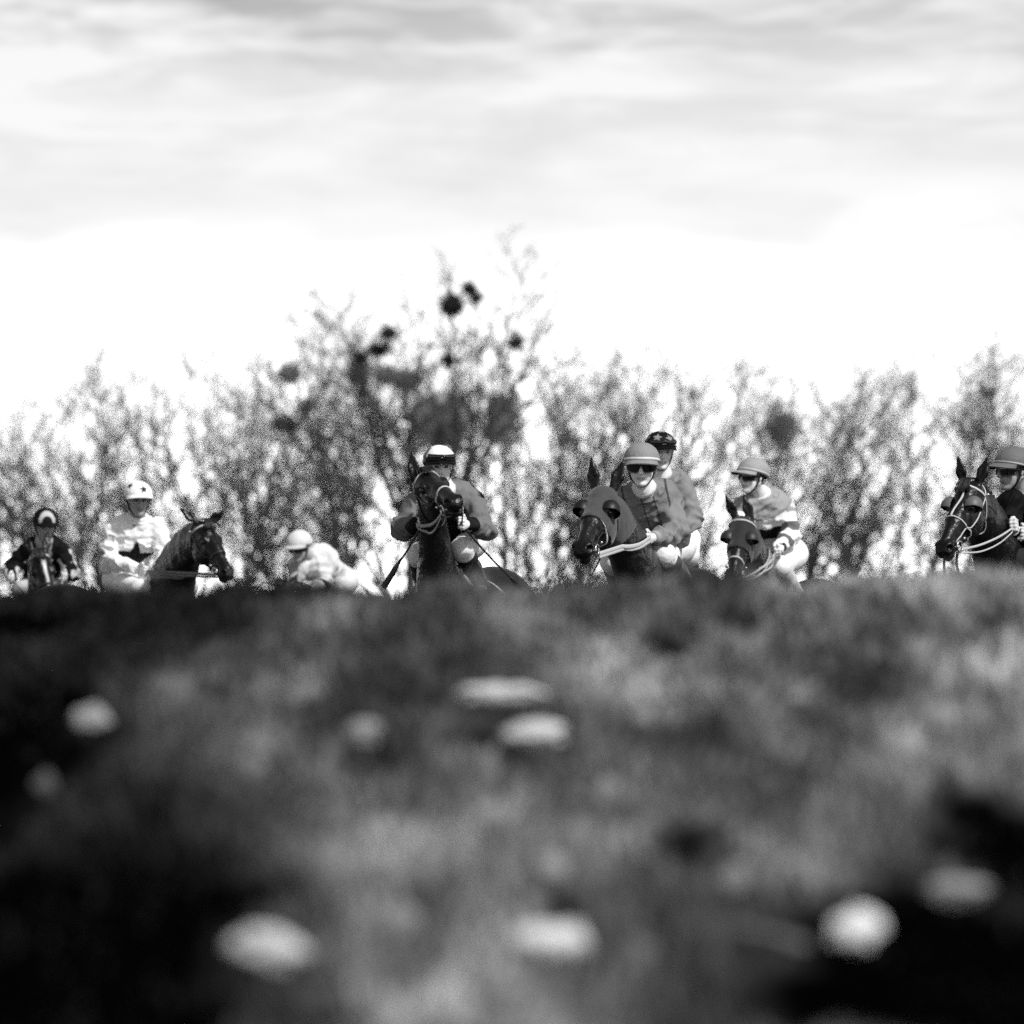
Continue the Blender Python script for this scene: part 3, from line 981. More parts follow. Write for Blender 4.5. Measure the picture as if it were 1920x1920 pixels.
    sv, sf = shell(V, Qd, VN, pad, .010)
    mesh_obj('girth', sv, sf, m_pale_strap, parent=o)
    # reins: from each bit ring to the hand on the same side
    if hands is not None:
        rm = rein_mat or m_pale_strap
        for sg, hw in zip((1, -1), hands):
            if hw is None: continue
            hp = loc(hw)
            a = Hd(.47, sg * .075, -.08)
            for j, (da, dz) in enumerate(((0, 0), (.012, -.05))):
                st_ = a + np.array([0, 0, dz * .4])
                en = hp + np.array([0, 0, dz * .35])
                m1 = st_ * .65 + en * .35 + np.array([0, 0, -sagr * (1 + j)])
                m2 = st_ * .3 + en * .7 + np.array([0, 0, -sagr * (1 + j)])
                c = curve([st_, m1, m2, en], 24)
                for i_ in range(1, len(c) - 1):
                    rr_ = bvh.find_nearest(Vector(c[i_]))
                    if rr_[0] is not None:
                        nn = np.array(rr_[1]); dd_ = (c[i_] - np.array(rr_[0])) @ nn
                        if dd_ < .014: c[i_] = np.array(rr_[0]) + nn * .014
                v, fc = tube(c, rein_w * (1 if j == 0 else .7), 8, False, np.array([0, 0, 1.0]) * 0 + nrm(np.cross(en - st_, [0, 0, 1])), flat=.3)
                mesh_obj('rein', v, fc, rm, parent=o)
    o['gz'] = gz
    return o

def uv_ball(c, r, n=14):
    u = np.linspace(0, 2 * math.pi, n + 1)[:-1]; v = np.linspace(-math.pi / 2, math.pi / 2, n // 2 + 1)
    U, W_ = np.meshgrid(u, v, indexing='ij')
    V = np.asarray(c) + np.stack([np.cos(U) * np.cos(W_), np.sin(U) * np.cos(W_), np.sin(W_)], -1).reshape(-1, 3) * r
    i = np.arange(V.shape[0]).reshape(n, n // 2 + 1); j = np.roll(i, -1, 0)
    return V, np.stack([i[:, :-1], j[:, :-1], j[:, 1:], i[:, 1:]], -1).reshape(-1, 4)

# ------------------------------------------------------------------ jockeys
m_skin = mat('skin', tone=True, rough=.55, var=.06, vscale=40, spec=.35)
m_glass = mat('goggle_lens', .004, .08, spec=.7, coat=.5)
def cloth(tone_attr_name, rough=.75):
    return mat(tone_attr_name, tone=True, rough=rough, var=.07, vscale=25, bump=.25, bscale=38, sheen=0, spec=.12)

def make_jockey(label, D, J, face, horse_heading, jacket, cap, cap_paint=None, peak=None, goggles='eyes', breeches=.78, boot=.008,
                collar=.8, gloves=.62, skin=.50, h=.006, strap_t=.01, peak_len=.055, cuff=None, elastic=None, tilt=(0, 0, 1), size=1.0, boot_top=None):
    """J maps joint names to (photo px, photo py, metres behind the figure's own distance)"""
    W_ = {k: P(v[0], v[1], D + v[2]) for k, v in J.items()}
    org = W_['pelvis'] * 1.0
    g = {k: v - org for k, v in W_.items()}
    def limb(a, b, lo, hi):
        v = g[b] - g[a]; l = np.linalg.norm(v)
        l2 = min(max(l, lo), hi)
        g[b] = g[a] + v / l * l2
    up = nrm(g['neck'] - g['pelvis'])
    a = g['shL'] - g['shR']; a = nrm(a - up * (a @ up))
    fw = np.cross(a, up)
    hdg = nrm([horse_heading[0], horse_heading[1], 0])
    lft = np.array([-hdg[1], hdg[0], 0])
    for sd in 'RL':
        limb('sh' + sd, 'el' + sd, .20, .31); limb('el' + sd, 'wr' + sd, .18, .28)
        limb('kn' + sd, 'an' + sd, .36, .44)
    # head frame
    F_ = nrm(face)
    U_ = np.asarray(tilt, float); U_ = nrm(U_ - F_ * (U_ @ F_))
    L_ = np.cross(U_, F_)
    hc0 = g['head']
    q = size
    Hh = lambda f_, s_, u_: hc0 + q * (F_ * f_ + L_ * s_ + U_ * u_)
    axh = (F_, L_, U_)
    A3 = lambda *r: np.array(r) * q
    hips = {'R': g['pelvis'] - lft * .085 - np.array([0, 0, .02]), 'L': g['pelvis'] + lft * .085 - np.array([0, 0, .02])}
    chest = g['pelvis'] * .36 + g['neck'] * .64
    f = Field()
    f.ell(Hh(-.012, 0, .035), axh, A3(.098, .076, .085), .02)
    f.ell(Hh(.030, 0, -.035), axh, A3(.060, .058, .078), .02)
    f.ell(Hh(.062, 0, -.100), axh, A3(.026, .026, .020), .015)
    for sg in (1, -1):
        f.cone(Hh(-.01, sg * .056, -.045), Hh(.05, sg * .018, -.098), .018 * q, .016 * q, .015)
        f.ell(Hh(.060, sg * .040, -.025), axh, A3(.020, .020, .016), .012)
        f.cone(Hh(.083, sg * .012, .022), Hh(.070, sg * .048, .022), .010 * q, .010 * q, .01)
        f.ell(Hh(.096, sg * .031, .004), axh, A3(.015, .017, .011), .008, cut=True)
        f.ell(Hh(.076, sg * .031, .003), axh, A3(.011, .013, .010), .003)
        f.ell(Hh(.098, sg * .011, -.034), axh, A3(.010, .008, .008), .006)
        f.ell(Hh(-.005, sg * .078, -.008), axh, A3(.017, .007, .030), .006)
        f.cone(Hh(.089, 0, -.060), Hh(.080, sg * .022, -.063), .0065 * q, .004 * q, .004)
        f.cone(Hh(.087, 0, -.071), Hh(.079, sg * .020, -.068), .0075 * q, .004 * q, .004)
    f.cone(Hh(.086, 0, .012), Hh(.106, 0, -.030), .009 * q, .012 * q, .008)
    f.cone(Hh(.098, -.022, -.0655), Hh(.098, .022, -.0655), .003, .003, .003, cut=True)
    f.chain([Hh(-.02, 0, -.05), g['neck'] + up * .02, g['neck'] - up * .05], [.052 * q, .058, .075], .03)
    f.cone(chest, g['neck'] - up * .05, .115, .07, .04, fw, .75)
    f.cone(g['pelvis'], chest, .12, .118, .05, fw, .75)
    f.cone(g['shR'], g['shL'], .05, .05, .05)
    hand_c = {}
    for sd, sg in (('R', -1), ('L', 1)):
        sh, el, wr = g['sh' + sd], g['el' + sd], g['wr' + sd]
        f.chain([sh, el, wr], [.052, .042, .029], .02)
        kn, an = g['kn' + sd], g['an' + sd]
        f.chain([hips[sd], kn, an], [.085, .058, .038], .03)
        f.cone(an, an + hdg * .14 - np.array([0, 0, .05]), .036, .03, .02)
        # fist closed around the rein
        w = nrm(wr - el)
        side = nrm(np.cross(w, [0, 0, 1])) * sg          # towards the back of the hand, outwards
        if np.linalg.norm(np.cross(w, [0, 0, 1])) < .2: side = a * sg
        kd = nrm(np.cross(side, w)); kd = kd if kd[2] < 0 else -kd     # from index to little finger: down
        c = wr + w * .055
        hand_c[sd] = c + w * .035
        f.ell(c, (w, kd, side), np.array((.052, .042, .019)), .015)
        for i, (off, lnf) in enumerate(((-.030, 1.0), (-.010, 1.08), (.010, 1.0), (.029, .82))):
            k0 = c + w * .040 + kd * off + side * .006
            p1 = k0 + (w * .85 - side * .45) * .034 * lnf
            p2 = p1 + (-side * .95 - w * .25) * .026 * lnf
            p3 = p2 + (-w * .9 + side * .25) * .020 * lnf
            f.chain([k0, p1, p2, p3], [.0098, .0092, .0085, .0075], .007)
        t0 = c - w * .012 - kd * .034 - side * .004
        t1 = t0 + (w * .8 - kd * .55 - side * .1) * .032
        t2 = t1 + (w * .75 - side * .6 + kd * .15) * .030
        f.chain([t0, t1, t2], [.013, .0108, .0085], .006)
    V, Qd = f.build(h)
    rel = V - hc0
    hx = np.stack([rel @ F_, rel @ L_, rel @ U_], 1) / q
    tn = np.full(len(V), skin)
    lips = (hx[:, 0] > .07) & (np.abs(hx[:, 1]) < .024) & (hx[:, 2] < -.056) & (hx[:, 2] > -.076)
    tn = np.where(lips, skin * .55, tn)
    eye = (hx[:, 0] > .068) & (np.abs(np.abs(hx[:, 1]) - .031) < .012) & (np.abs(hx[:, 2] - .003) < .008)
    tn = np.where(eye, .03, tn)
    brow = (hx[:, 0] > .06) & (np.abs(np.abs(hx[:, 1]) - .03) < .022) & (hx[:, 2] > .016) & (hx[:, 2] < .028)
    tn = np.where(brow, skin * .3, tn)
    hair = (hx[:, 0] < -.005) & (hx[:, 2] > -.06) & (np.linalg.norm(hx, axis=1) < .16) & ~((np.abs(hx[:, 1]) > .07) & (hx[:, 0] > -.025))
    tn = np.where(hair, .02, tn)
    for sd in 'RL':
        el, wr = g['el' + sd], g['wr' + sd]
        nearh = ((V - wr) @ nrm(wr - el) > -.01) & (np.linalg.norm(V - wr, axis=1) < .20)
        tn = np.where(nearh, gloves, tn)
    o = mesh_obj('person', V, Qd, m_skin, loc=org, tone=tn)
    tag(o, label, 'jockey', 'jockeys riding towards the camera')
    # silk jacket
    f = Field()
    f.cone(g['pelvis'] + up * .05, chest, .140, .152, .05, fw, .78)
    f.cone(chest, g['neck'] - up * .045, .152, .085, .05, fw, .80)
    f.cone(g['shR'] + up * .0, g['shL'], .068, .068, .05)
    f.ell(chest + up * .05 - fw * .03, (a, up, fw), (.17, .15, .10), .05)
    for sd in 'RL':
        sh, el, wr = g['sh' + sd], g['el' + sd], g['wr' + sd]
        f.cone(sh, el, .072, .060, .03)
        f.cone(el, wr * .94 + el * .06, .061, .040, .03)
    V, Qd = f.build(h * 1.15)
    VN = vert_normals(V, Qd)
    # folds: gathered creases round the bent elbows and waist
    fold = fbm(V @ np.array([up * 24, a * 7, fw * 7]).T + 3.3, 12, 2) * .010 + fbm(V * 15, 14, 3) * .009
    for sd in 'RL':
        el = g['el' + sd]; ad = nrm(g['wr' + sd] - g['sh' + sd])
        dl = np.linalg.norm(V - el, axis=1)
        fold += .010 * np.exp(-(dl / .14) ** 2) * np.sin((V - el) @ ad * 80 + 5 * fbm(V * 11, 5, 1))
    rdg = (1 - np.abs(fbm(V @ np.array([a * 7, up * 15, fw * 7]).T + 9.1, 33, 2))) ** 4
    fold += .024 * (rdg - .35)
    V = V + VN * fold[:, None]
    # pattern coordinates: torso frame and along the sleeves
    tl = np.linalg.norm(g['neck'] - g['pelvis'])
    rel = V - g['pelvis']
    ca, cu, cf = rel @ a, (rel @ up) / tl, rel @ fw
    dt = np.abs(ca) - .15
    sl = np.full(len(V), -1.0); best = np.full(len(V), 9.0)
    for sd in 'RL':
        sh, el, wr = g['sh' + sd], g['el' + sd], g['wr' + sd]
        for (p0, p1, o0) in ((sh, el, 0), (el, wr, 1)):
            ab = p1 - p0
            t = np.clip(((V - p0) @ ab) / (ab @ ab), 0, 1)
            dd = np.linalg.norm(V - p0 - t[:, None] * ab, axis=1) - (.066 if o0 == 0 else .052)
            m = dd < best
            best = np.where(m, dd, best); sl = np.where(m, o0 + t, sl)
    t = np.clip(((V - g['pelvis']) @ up) / tl, 0, 1)
    dtor = np.linalg.norm((V - g['pelvis'] - (t * tl)[:, None] * up) * 1.0, axis=1) - .150
    sleeve = (best < dtor) & (sl > .12)
    ctx = dict(a=ca, u=cu, f=cf, sl=sl, sleeve=sleeve, V=V, L=tl, n=VN @ fw, na=VN @ a, nu=VN @ up)
    jt = np.clip(jacket(ctx), .001, .9)
    mesh_obj('jacket', V, Qd, cloth('silk'), parent=o, tone=jt)
    # collar
    if collar is not None:
        c0 = g['neck'] + up * .005 + fw * .004
        nd = nrm(hc0 - g['neck'])
        ring = [c0 + (a * math.cos(t) * .060 + fw * math.sin(t) * .060) + nd * .015 for t in np.linspace(0, 2 * math.pi, 25)[:-1]]
        v, fc = tube(ring, .015, 8, True, up, flat=1.3)
        v = v + .004 * fbm(v * 30, 4, 2)[:, None]
        mesh_obj('collar', v, fc, mat('collar_%d' % int(collar * 100), collar, .8, bump=.2, bscale=50), parent=o)
    for sd in 'RL':
        if cuff is not None:
            wr, el = g['wr' + sd], g['el' + sd]
            w = nrm(wr - el)
            v, fc = tube([wr - w * .035, wr - w * .02, wr + w * .004], [.042, .043, .036], 16)
            mesh_obj('cuff', v, fc, mat('cuff_%d' % int(cuff * 100), cuff, .8), parent=o)
    # breeches
    f = Field()
    f.ell(g['pelvis'] + up * .0, (lft, hdg, np.array([0, 0, 1.])), (.165, .15, .135), .05)
    f.cone(g['pelvis'], g['pelvis'] + up * .09, .125, .13, .04, fw, .85)
    for sd in 'RL':
        kn, an = g['kn' + sd], g['an' + sd]
        f.cone(hips[sd], kn, .100, .073, .04)
        f.cone(kn, kn * .76 + an * .24, .071, .057, .03)
    V, Qd = f.build(h * 1.3)
    VN = vert_normals(V, Qd)
    V = V + VN * (fbm(V * 16, 21, 2) * .004)[:, None]
    bt = breeches(V) if callable(breeches) else np.full(len(V), breeches)
    mesh_obj('breeches', V, Qd, cloth('breeches_cloth', .8), parent=o, tone=bt)
    for sd in 'RL':
        kn, an = g['kn' + sd], g['an' + sd]
        f = Field()
        s0 = kn * .80 + an * .20
        f.chain([s0, kn * .5 + an * .5, an], [.066, .060, .044], .02)
        toe = an + hdg * .15 - np.array([0, 0, .055])
        f.cone(an, an - np.array([0, 0, .05]) - hdg * .02, .042, .036, .02)
        f.cone(an - np.array([0, 0, .05]), toe, .040, .030, .02)
        V, Qd = f.build(h * 1.3)
        b = mesh_obj('boot', V, Qd, mat('boot_leather_%d' % int(boot * 1000), boot, .30, spec=.5), parent=o)
        if boot_top is not None:
            w = nrm(an - kn)
            v, fc = tube([s0 - w * .03, s0 + w * .0, s0 + w * .045], [.064, .0695, .0675], 18)
            mesh_obj('boot_top', v, fc, mat('boot_top_%d' % int(boot_top * 100), boot_top, .6), parent=b)
    # cap: padded skull cap under a silk cover, with a peak
    nph, nth = 96, 44
    ph = np.linspace(0, 2 * math.pi, nph + 1)[:-1]
    th = np.linspace(0, 1, nth)
    PH, TH = np.meshgrid(ph, th, indexing='ij')
    rimu = .046 + .0 * PH - .07 * np.clip((1 - np.cos(PH)) / 2, 0, 1) ** 1.2       # rim drops towards the nape
    cu0, Rf, Rs, Ru = .034, .122, .106, .100
    Rm = np.arcsin(np.clip((rimu - cu0) / Ru, -1, 1))
    el_ = math.pi / 2 + (Rm - math.pi / 2) * TH
    dx = np.cos(el_) * np.cos(PH); dy = np.cos(el_) * np.sin(PH); dz = np.sin(el_)
    wr_ = 1 + .012 * fbm(np.stack([dx * 5, dy * 5, dz * 3], -1).reshape(-1, 3), 31, 2).reshape(dx.shape) * (TH > .05)
    pts = np.stack([-.008 + Rf * dx * wr_, Rs * dy * wr_, cu0 + Ru * dz * wr_], -1).reshape(-1, 3)
    i = np.arange(nph * nth).reshape(nph, nth); j = np.roll(i, -1, 0)
    fc = np.stack([i[:, :-1], i[:, 1:], j[:, 1:], j[:, :-1]], -1).reshape(-1, 4)
    inn = pts * [.94, .94, .97]
    n0 = nph * nth
    rim = np.stack([i[:, -1], i[:, -1] + n0, j[:, -1] + n0, j[:, -1]], -1)
    tn = np.full(dx.shape, cap)
    if cap_paint:
        tn = cap_paint(np.degrees(np.arctan2(dy, dx)), np.degrees(el_), dx, dy, dz, cap)
    Vc = np.concatenate([pts, inn])
    Vw = hc0 + q * (Vc[:, :1] * F_ + Vc[:, 1:2] * L_ + Vc[:, 2:3] * U_)
    hel = mesh_obj('helmet', Vw, [np.concatenate([fc, fc[:, ::-1] + n0, rim])], cloth('cap_silk', .6), parent=o, tone=np.concatenate([tn.ravel(), np.full(n0, .02)]))
    # peak
    pk = np.radians(np.linspace(-68, 68, 33)); rr = np.linspace(0, 1, 9)
    PK, RR = np.meshgrid(pk, rr, indexing='ij')
    ext = RR * peak_len * np.cos(PK * 1.25).clip(0) ** .7
    ru = .048 - .07 * ((1 - np.cos(PK)) / 2) ** 1.2
    px_ = -.008 + (Rf + .001) * np.cos(PK) + ext; py_ = (Rs + .001) * np.sin(PK) * (1 + ext * 1.2)
    pz_ = ru - ext * .22 - .022 * RR * np.sin(PK) ** 2
    top = np.stack([px_, py_, pz_], -1).reshape(-1, 3); bot = top - [0, 0, .006]
    i = np.arange(33 * 9).reshape(33, 9); n0 = 33 * 9
    fc = np.stack([i[:-1, :-1], i[1:, :-1], i[1:, 1:], i[:-1, 1:]], -1).reshape(-1, 4)
    bd = np.concatenate([i[:, -1], i[::-1, 0]])
    bd2 = np.roll(bd, -1)
    sf = np.stack([bd, bd + n0, bd2 + n0, bd2], -1)
    Vc = np.concatenate([top, bot])
    Vw = hc0 + q * (Vc[:, :1] * F_ + Vc[:, 1:2] * L_ + Vc[:, 2:3] * U_)
    pt = cap if peak is None else peak
    mesh_obj('peak', Vw, [np.concatenate([fc, fc[:, ::-1] + n0, sf])], cloth('cap_silk', .6), parent=hel, tone=np.concatenate([np.full(n0, pt), np.full(n0, .012)]))
    if elastic is not None:       # band or goggle strap round the cap just above the rim
        et, eu, ew = elastic
        pr = []
        for t in np.linspace(0, 2 * math.pi, 49)[:-1]:
            uu = eu + .024 - .07 * ((1 - math.cos(t)) / 2) ** 1.2
            cc = math.sqrt(max(0, 1 - ((uu - cu0) / Ru) ** 2))
            pr.append(Hh(-.008 + Rf * math.cos(t) * cc * 1.005, Rs * math.sin(t) * cc * 1.005, uu))
        v, fcs = tube(pr, ew, 8, True, np.array(pr) - hc0, flat=.35)
        mesh_obj('band', v, fcs, mat('band_%d' % int(et * 100), et, .5), parent=hel)
    # goggles
    def gog(name, u0, u1, m, rf, rs, span, parent, th_=.006, bulge=.0):
        gp = np.radians(np.linspace(-span, span, 29)); gr = np.linspace(0, 1, 9)
        G, R_ = np.meshgrid(gp, gr, indexing='ij')
        nose = .55 * np.exp(-(G / .16) ** 2)
        lo = u0 + (u1 - u0) * nose
        uu = lo + (u1 - lo) * R_
        bl = bulge * np.sin(R_ * math.pi)
        fo = np.stack([(rf + bl) * np.cos(G) - .002, (rs + bl) * np.sin(G), uu], -1).reshape(-1, 3)
        bk = np.stack([(rf - th_) * np.cos(G) - .002, (rs - th_) * np.sin(G), uu], -1).reshape(-1, 3)
        i = np.arange(29 * 9).reshape(29, 9); n0 = 29 * 9
        fc = np.stack([i[:-1, :-1], i[1:, :-1], i[1:, 1:], i[:-1, 1:]], -1).reshape(-1, 4)
        bd = np.concatenate([i[:, 0], i[-1, 1:], i[::-1, -1][1:], i[0, ::-1][1:-1]]); b2 = np.roll(bd, -1)
        sf = np.stack([b2, b2 + n0, bd + n0, bd], -1)
        Vc = np.concatenate([fo, bk])
        Vw = hc0 + q * (Vc[:, :1] * F_ + Vc[:, 1:2] * L_ + Vc[:, 2:3] * U_)
        return mesh_obj(name, Vw, [np.concatenate([fc, fc[:, ::-1] + n0, sf])], m, parent=parent)
    if goggles == 'eyes':
        gg = gog('goggles', -.034, .044, m_glass, .106, .088, 64, o, bulge=.008)
        for sg in (1, -1):
            v, fcs = tube([Hh(.045, sg * .078, .0), Hh(.0, sg * .086, .002), Hh(-.05, sg * .080, .0)], .010, 8, False, L_, flat=.3)
            mesh_obj('goggle_strap', v, fcs, m_strap, parent=gg)
    elif goggles == 'cap':
        gg = gog('goggles', .052, .086, m_glass, .127, .110, 52, hel, bulge=.006)
    # chin strap
    for sg in (1, -1):
        c = curve([Hh(.0, sg * .092, .02), Hh(.008, sg * .078, -.035), Hh(.022, sg * .058, -.082), Hh(.042, sg * .025, -.115), Hh(.048, 0, -.121)], 16)
        v, fcs = tube(c, .0075, 8, False, L_, flat=.6)
        mesh_obj('chin_strap', v, fcs, mat('chin_%d' % int(strap_t * 100), strap_t, .6), parent=o)
    return o, {k: v + org for k, v in hand_c.items()}, {k: v + org for k, v in g.items()}

def whip(label, a, b, r0=.008, r1=.004, flap=True, parts=True):
    a, b = np.asarray(a), np.asarray(b)
    t = nrm(b - a); ln = np.linalg.norm(b - a)
    c = [a + t * ln * x + np.array([0, 0, -.012 * math.sin(math.pi * x)]) for x in np.linspace(0, 1, 12)]
    v, f = tube(np.array(c) - a, np.linspace(r0, r1, 12), 8)
    o = mesh_obj('whip', v, f, m_strap, loc=a)
    tag(o, label, 'whip', 'whips held by the jockeys')
    v, f = tube([-t * .16, -t * .08, t * .04], [.011, .0125, .010], 10)
    mesh_obj('handle', v, f, m_strap, parent=o)
    if flap:
        e = b - a
        v, f = tube([e - t * .04, e + t * .04, e + t * .16, e + t * .18], [.006, .018, .020, .012], 8, False, np.array([0, 1.0, .1]), flat=.3)
        mesh_obj('flap', v, f, m_strap, parent=o)
    return o

def smooth(x, a, b):
    return np.clip((x - a) / (b - a), 0, 1)
def blend(t, v, m):
    return t * (1 - m) + v * m

# ---- 5: grey clad jockey on the hooded horse, in focus
def jk_grey(c):
    t = np.full(len(c['a']), .165)
    t = np.where(c['sleeve'], .205, blend(.13, .19, smooth(c['u'], .5, .9)))  # shade painted in: chest darker than the sleeves, most so lower down
    plk = (np.abs(np.abs(c['a'] - .01) - .036) < .004) & (c['n'] > .1) & (c['u'] > .58) & ~c['sleeve']
    t = np.where(plk, .05, t)
    t = np.where((np.abs(c['u'] - .60) < .008) & (np.abs(c['a'] - .01) < .036) & (c['n'] > .1) & ~c['sleeve'], .05, t)
    seam = (np.abs(np.abs(c['a']) - .125) < .006) & ~c['sleeve'] & (c['u'] > .3)
    return np.where(seam, .05, t)
HD5 = (-.22, -.97)
o5, h5, g5 = make_jockey('jockey in plain grey silks and dark goggles on the hooded horse, in sharp focus', 66.0,
    dict(head=(1203, 872, -.12), neck=(1208, 919, -.04), pelvis=(1248, 1020, .36), shR=(1168, 938, .02), shL=(1250, 938, .06),
         elR=(1150, 985, .0), wrR=(1152, 1012, -.22), elL=(1273, 1000, -.04), wrL=(1222, 1009, -.28),
         knL=(1243, 1040, -.12), anL=(1296, 1104, .16), knR=(1150, 1052, -.02), anR=(1165, 1118, .30)),
    (-.06, -1, -.16), HD5, jk_grey, .23, goggles='eyes', breeches=.80, boot=.05, collar=.62, gloves=.72, skin=.80, elastic=(.55, .034, .009), strap_t=.01, boot_top=.06, cuff=.30, h=.005)
make_horse('bay horse in a grey hood with dark eye cups, head turned left', P(1248, 1020, 66.36), HD5,
    P(1134, 931, 65.1), P(1087, 1040, 64.62), (-.25, -.85, .62), tone=.008, hood=.042, cups=.006, noseband='pale', nose_d=.30,
    hands=[h5['L'], h5['R']], rein_w=.013, bandw=.008, ear_dirs=[(.36, .15, 1), (-.12, .15, 1)], loose_end=False, h=.009, sagr=.0)
whip('thin whip hanging below the jaw of the hooded horse', P(1137, 1018, 65.2), P(1108, 1080, 65.3), .006, .004, flap=False)

# ---- 4: white capped jockey behind the raised head of the central horse
def jk4(c):
    t = np.where(c['sleeve'], .15, .002)
    yoke = smooth(c['u'], .84, .90)
    t = np.where(c['sleeve'], t, blend(t, .16, yoke))
    return np.where(c['sleeve'] & (c['sl'] > 1.72), .01, t)
def cap4(az, el, dx, dy, dz, base):
    t = np.full(dx.shape, .80)
    t = np.where(el < 16, .003, t)
    side = (np.abs(az + 90) < 26) | (np.abs(az - 90) < 20)
    return np.where(side & (el < 58), .16, t)
HD4 = (-.30, -.95)
o4, h4, g4 = make_jockey('jockey in white cap with black peak and grey sleeves, behind the raised horse head', 71.3,
    dict(head=(824, 874, .05), neck=(836, 922, .12), pelvis=(862, 1012, .50), shR=(786, 938, .14), shL=(884, 938, .18),
         elR=(754, 992, .0), wrR=(782, 984, -.22), elL=(911, 992, .02), wrL=(876, 984, -.20),
         knL=(866, 1030, -.02), anL=(905, 1100, .24), knR=(786, 1040, .06), anR=(795, 1110, .35)),
    (.16, -1, -.10), HD4, jk4, .80, cap_paint=cap4, peak=.003, goggles='cap', breeches=.80, boot=.006, collar=.45, gloves=.80, skin=.80, strap_t=.01, cuff=.75, h=.005, boot_top=.006)
make_horse('dark bay horse with head thrown up and nose turned right, before the white capped jockey', P(862, 1012, 71.8), HD4,
    P(796, 907, 70.95), P(857, 945, 70.40), (-.12, -.45, 1.0), tone=.008, browband='pale', noseband='pale', nose_d=.38, arch=.02, ear_len=1.0,
    hands=[h4['L'], h4['R']], rein_w=.012, bandw=.009, ear_dirs=[(.2, 1, -.1), (-.10, .1, 1)], h=.009, rein_mat=mat('grey_rein', .30, .6), sagr=.03)
whip('long black whip slanting down right from the hand of the white capped jockey', h4['L'], P(962, 1088, 71.5), .007, .006)
whip('short black whip with a looped end left of the central horse neck', h4['R'], P(746, 1058, 71.0), .007, .006)

# ---- 6: star capped jockey hidden behind the grey one
def jk6(c):
    return np.where(c['sleeve'] & (c['sl'] > 1.6), .10, np.full(len(c['a']), .21))
def cap6(az, el, dx, dy, dz, base):
    t = np.full(dx.shape, .004)
    for a0, e0, R in ((-30, 42, .34), (33, 36, .34), (95, 30, .34), (-92, 34, .34), (5, 86, .3)):
        c0 = np.array([math.cos(math.radians(e0)) * math.cos(math.radians(a0)), math.cos(math.radians(e0)) * math.sin(math.radians(a0)), math.sin(math.radians(e0))])
        e1 = nrm(np.cross([0, 0, 1], c0)); e2 = np.cross(c0, e1)
        x = dx * e1[0] + dy * e1[1] + dz * e1[2]; yv = dx * e2[0] + dy * e2[1] + dz * e2[2]
        front = dx * c0[0] + dy * c0[1] + dz * c0[2] > .5
        t = blend(t, .24, star(x, yv, R) * front)
    return t
HD6 = (-.15, -.98)
o6, h6, g6 = make_jockey('jockey in dark star patterned cap, half hidden behind the jockey in plain grey', 74.5,
    dict(head=(1238, 846, -.05), neck=(1240, 893, .02), pelvis=(1262, 1010, .34), shR=(1205, 912, .06), shL=(1278, 910, .08),
         elR=(1200, 975, .0), wrR=(1215, 1015, -.2), elL=(1300, 972, .02), wrL=(1270, 1008, -.22),
         knL=(1290, 1040, -.06), anL=(1296, 1120, .2), knR=(1210, 1045, -.06), anR=(1215, 1120, .3)),
    (.22, -1, -.12), HD6, jk6, .004, cap_paint=cap6, goggles='cap', breeches=.78, boot=.05, collar=.55, gloves=.5, skin=.76, h=.007, elastic=(.5, .036, .006))
make_horse('dark horse hidden behind the hooded horse and its rider', P(1262, 1010, 74.84), HD6,
    P(1210, 955, 73.7), P(1196, 1068, 73.3), (-.1, -.85, .6), tone=.012, hands=[h6['L'], h6['R']], h=.014)

# ---- 7: striped jockey
def jk7(c):
    t = np.full(len(c['a']), .26)
    u = c['u'] + .03 * np.sin(c['a'] * 9)
    band = (u > .42) & (u < .62)
    pale = (u > .62) & (u < .76)
    t = np.where(c['u'] < .38, .30, t)
    t = np.where(pale, .62, t)
    t = np.where(band, .002, t)
    t = np.where(u > .80, .30, t)
    sl = c['sl']
    ts_ = np.where(sl < .30, .30, np.where(sl < .62, .85, np.where(sl < .95, .14, np.where(sl < 1.4, .85, np.where(sl < 1.62, .12, .85)))))
    return np.where(c['sleeve'], ts_, t)
HD7 = (-.36, -.93)
o7, h7, g7 = make_jockey('jockey in grey peaked cap and banded silks, looking left over a lowered horse head', 79.0,
    dict(head=(1411, 893, -.08), neck=(1428, 930, .0), pelvis=(1468, 1036, .32), shR=(1396, 950, -.02), shL=(1466, 950, .10),
         elR=(1392, 1000, -.10), wrR=(1420, 1026, -.35), elL=(1481, 1004, .04), wrL=(1462, 1028, -.20),
         knL=(1462, 1062, -.08), anL=(1496, 1115, .2), knR=(1388, 1062, -.10), anR=(1400, 1120, .2)),
    (-.82, -.62, -.02), HD7, jk7, .30, goggles='eyes', breeches=.80, boot=.5, collar=.78, gloves=.72, skin=.72, peak_len=.062, elastic=(.42, .036, .008), cuff=.02, h=.006)
make_horse('dark horse in a black hood with pale browband, head hung low towards the camera', P(1468, 1036, 79.32), HD7,
    P(1394, 982, 77.95), P(1372, 1092, 77.55), (-.10, -.75, .66), tone=.008, hood=.007, cups=.02, browband='pale', noseband='pale', nose_d=.40,
    hands=[h7['L'], h7['R']], rein_w=.009, bandw=.007, ear_dirs=[(-.30, .1, .95), (-.42, .1, .9)], h=.010)

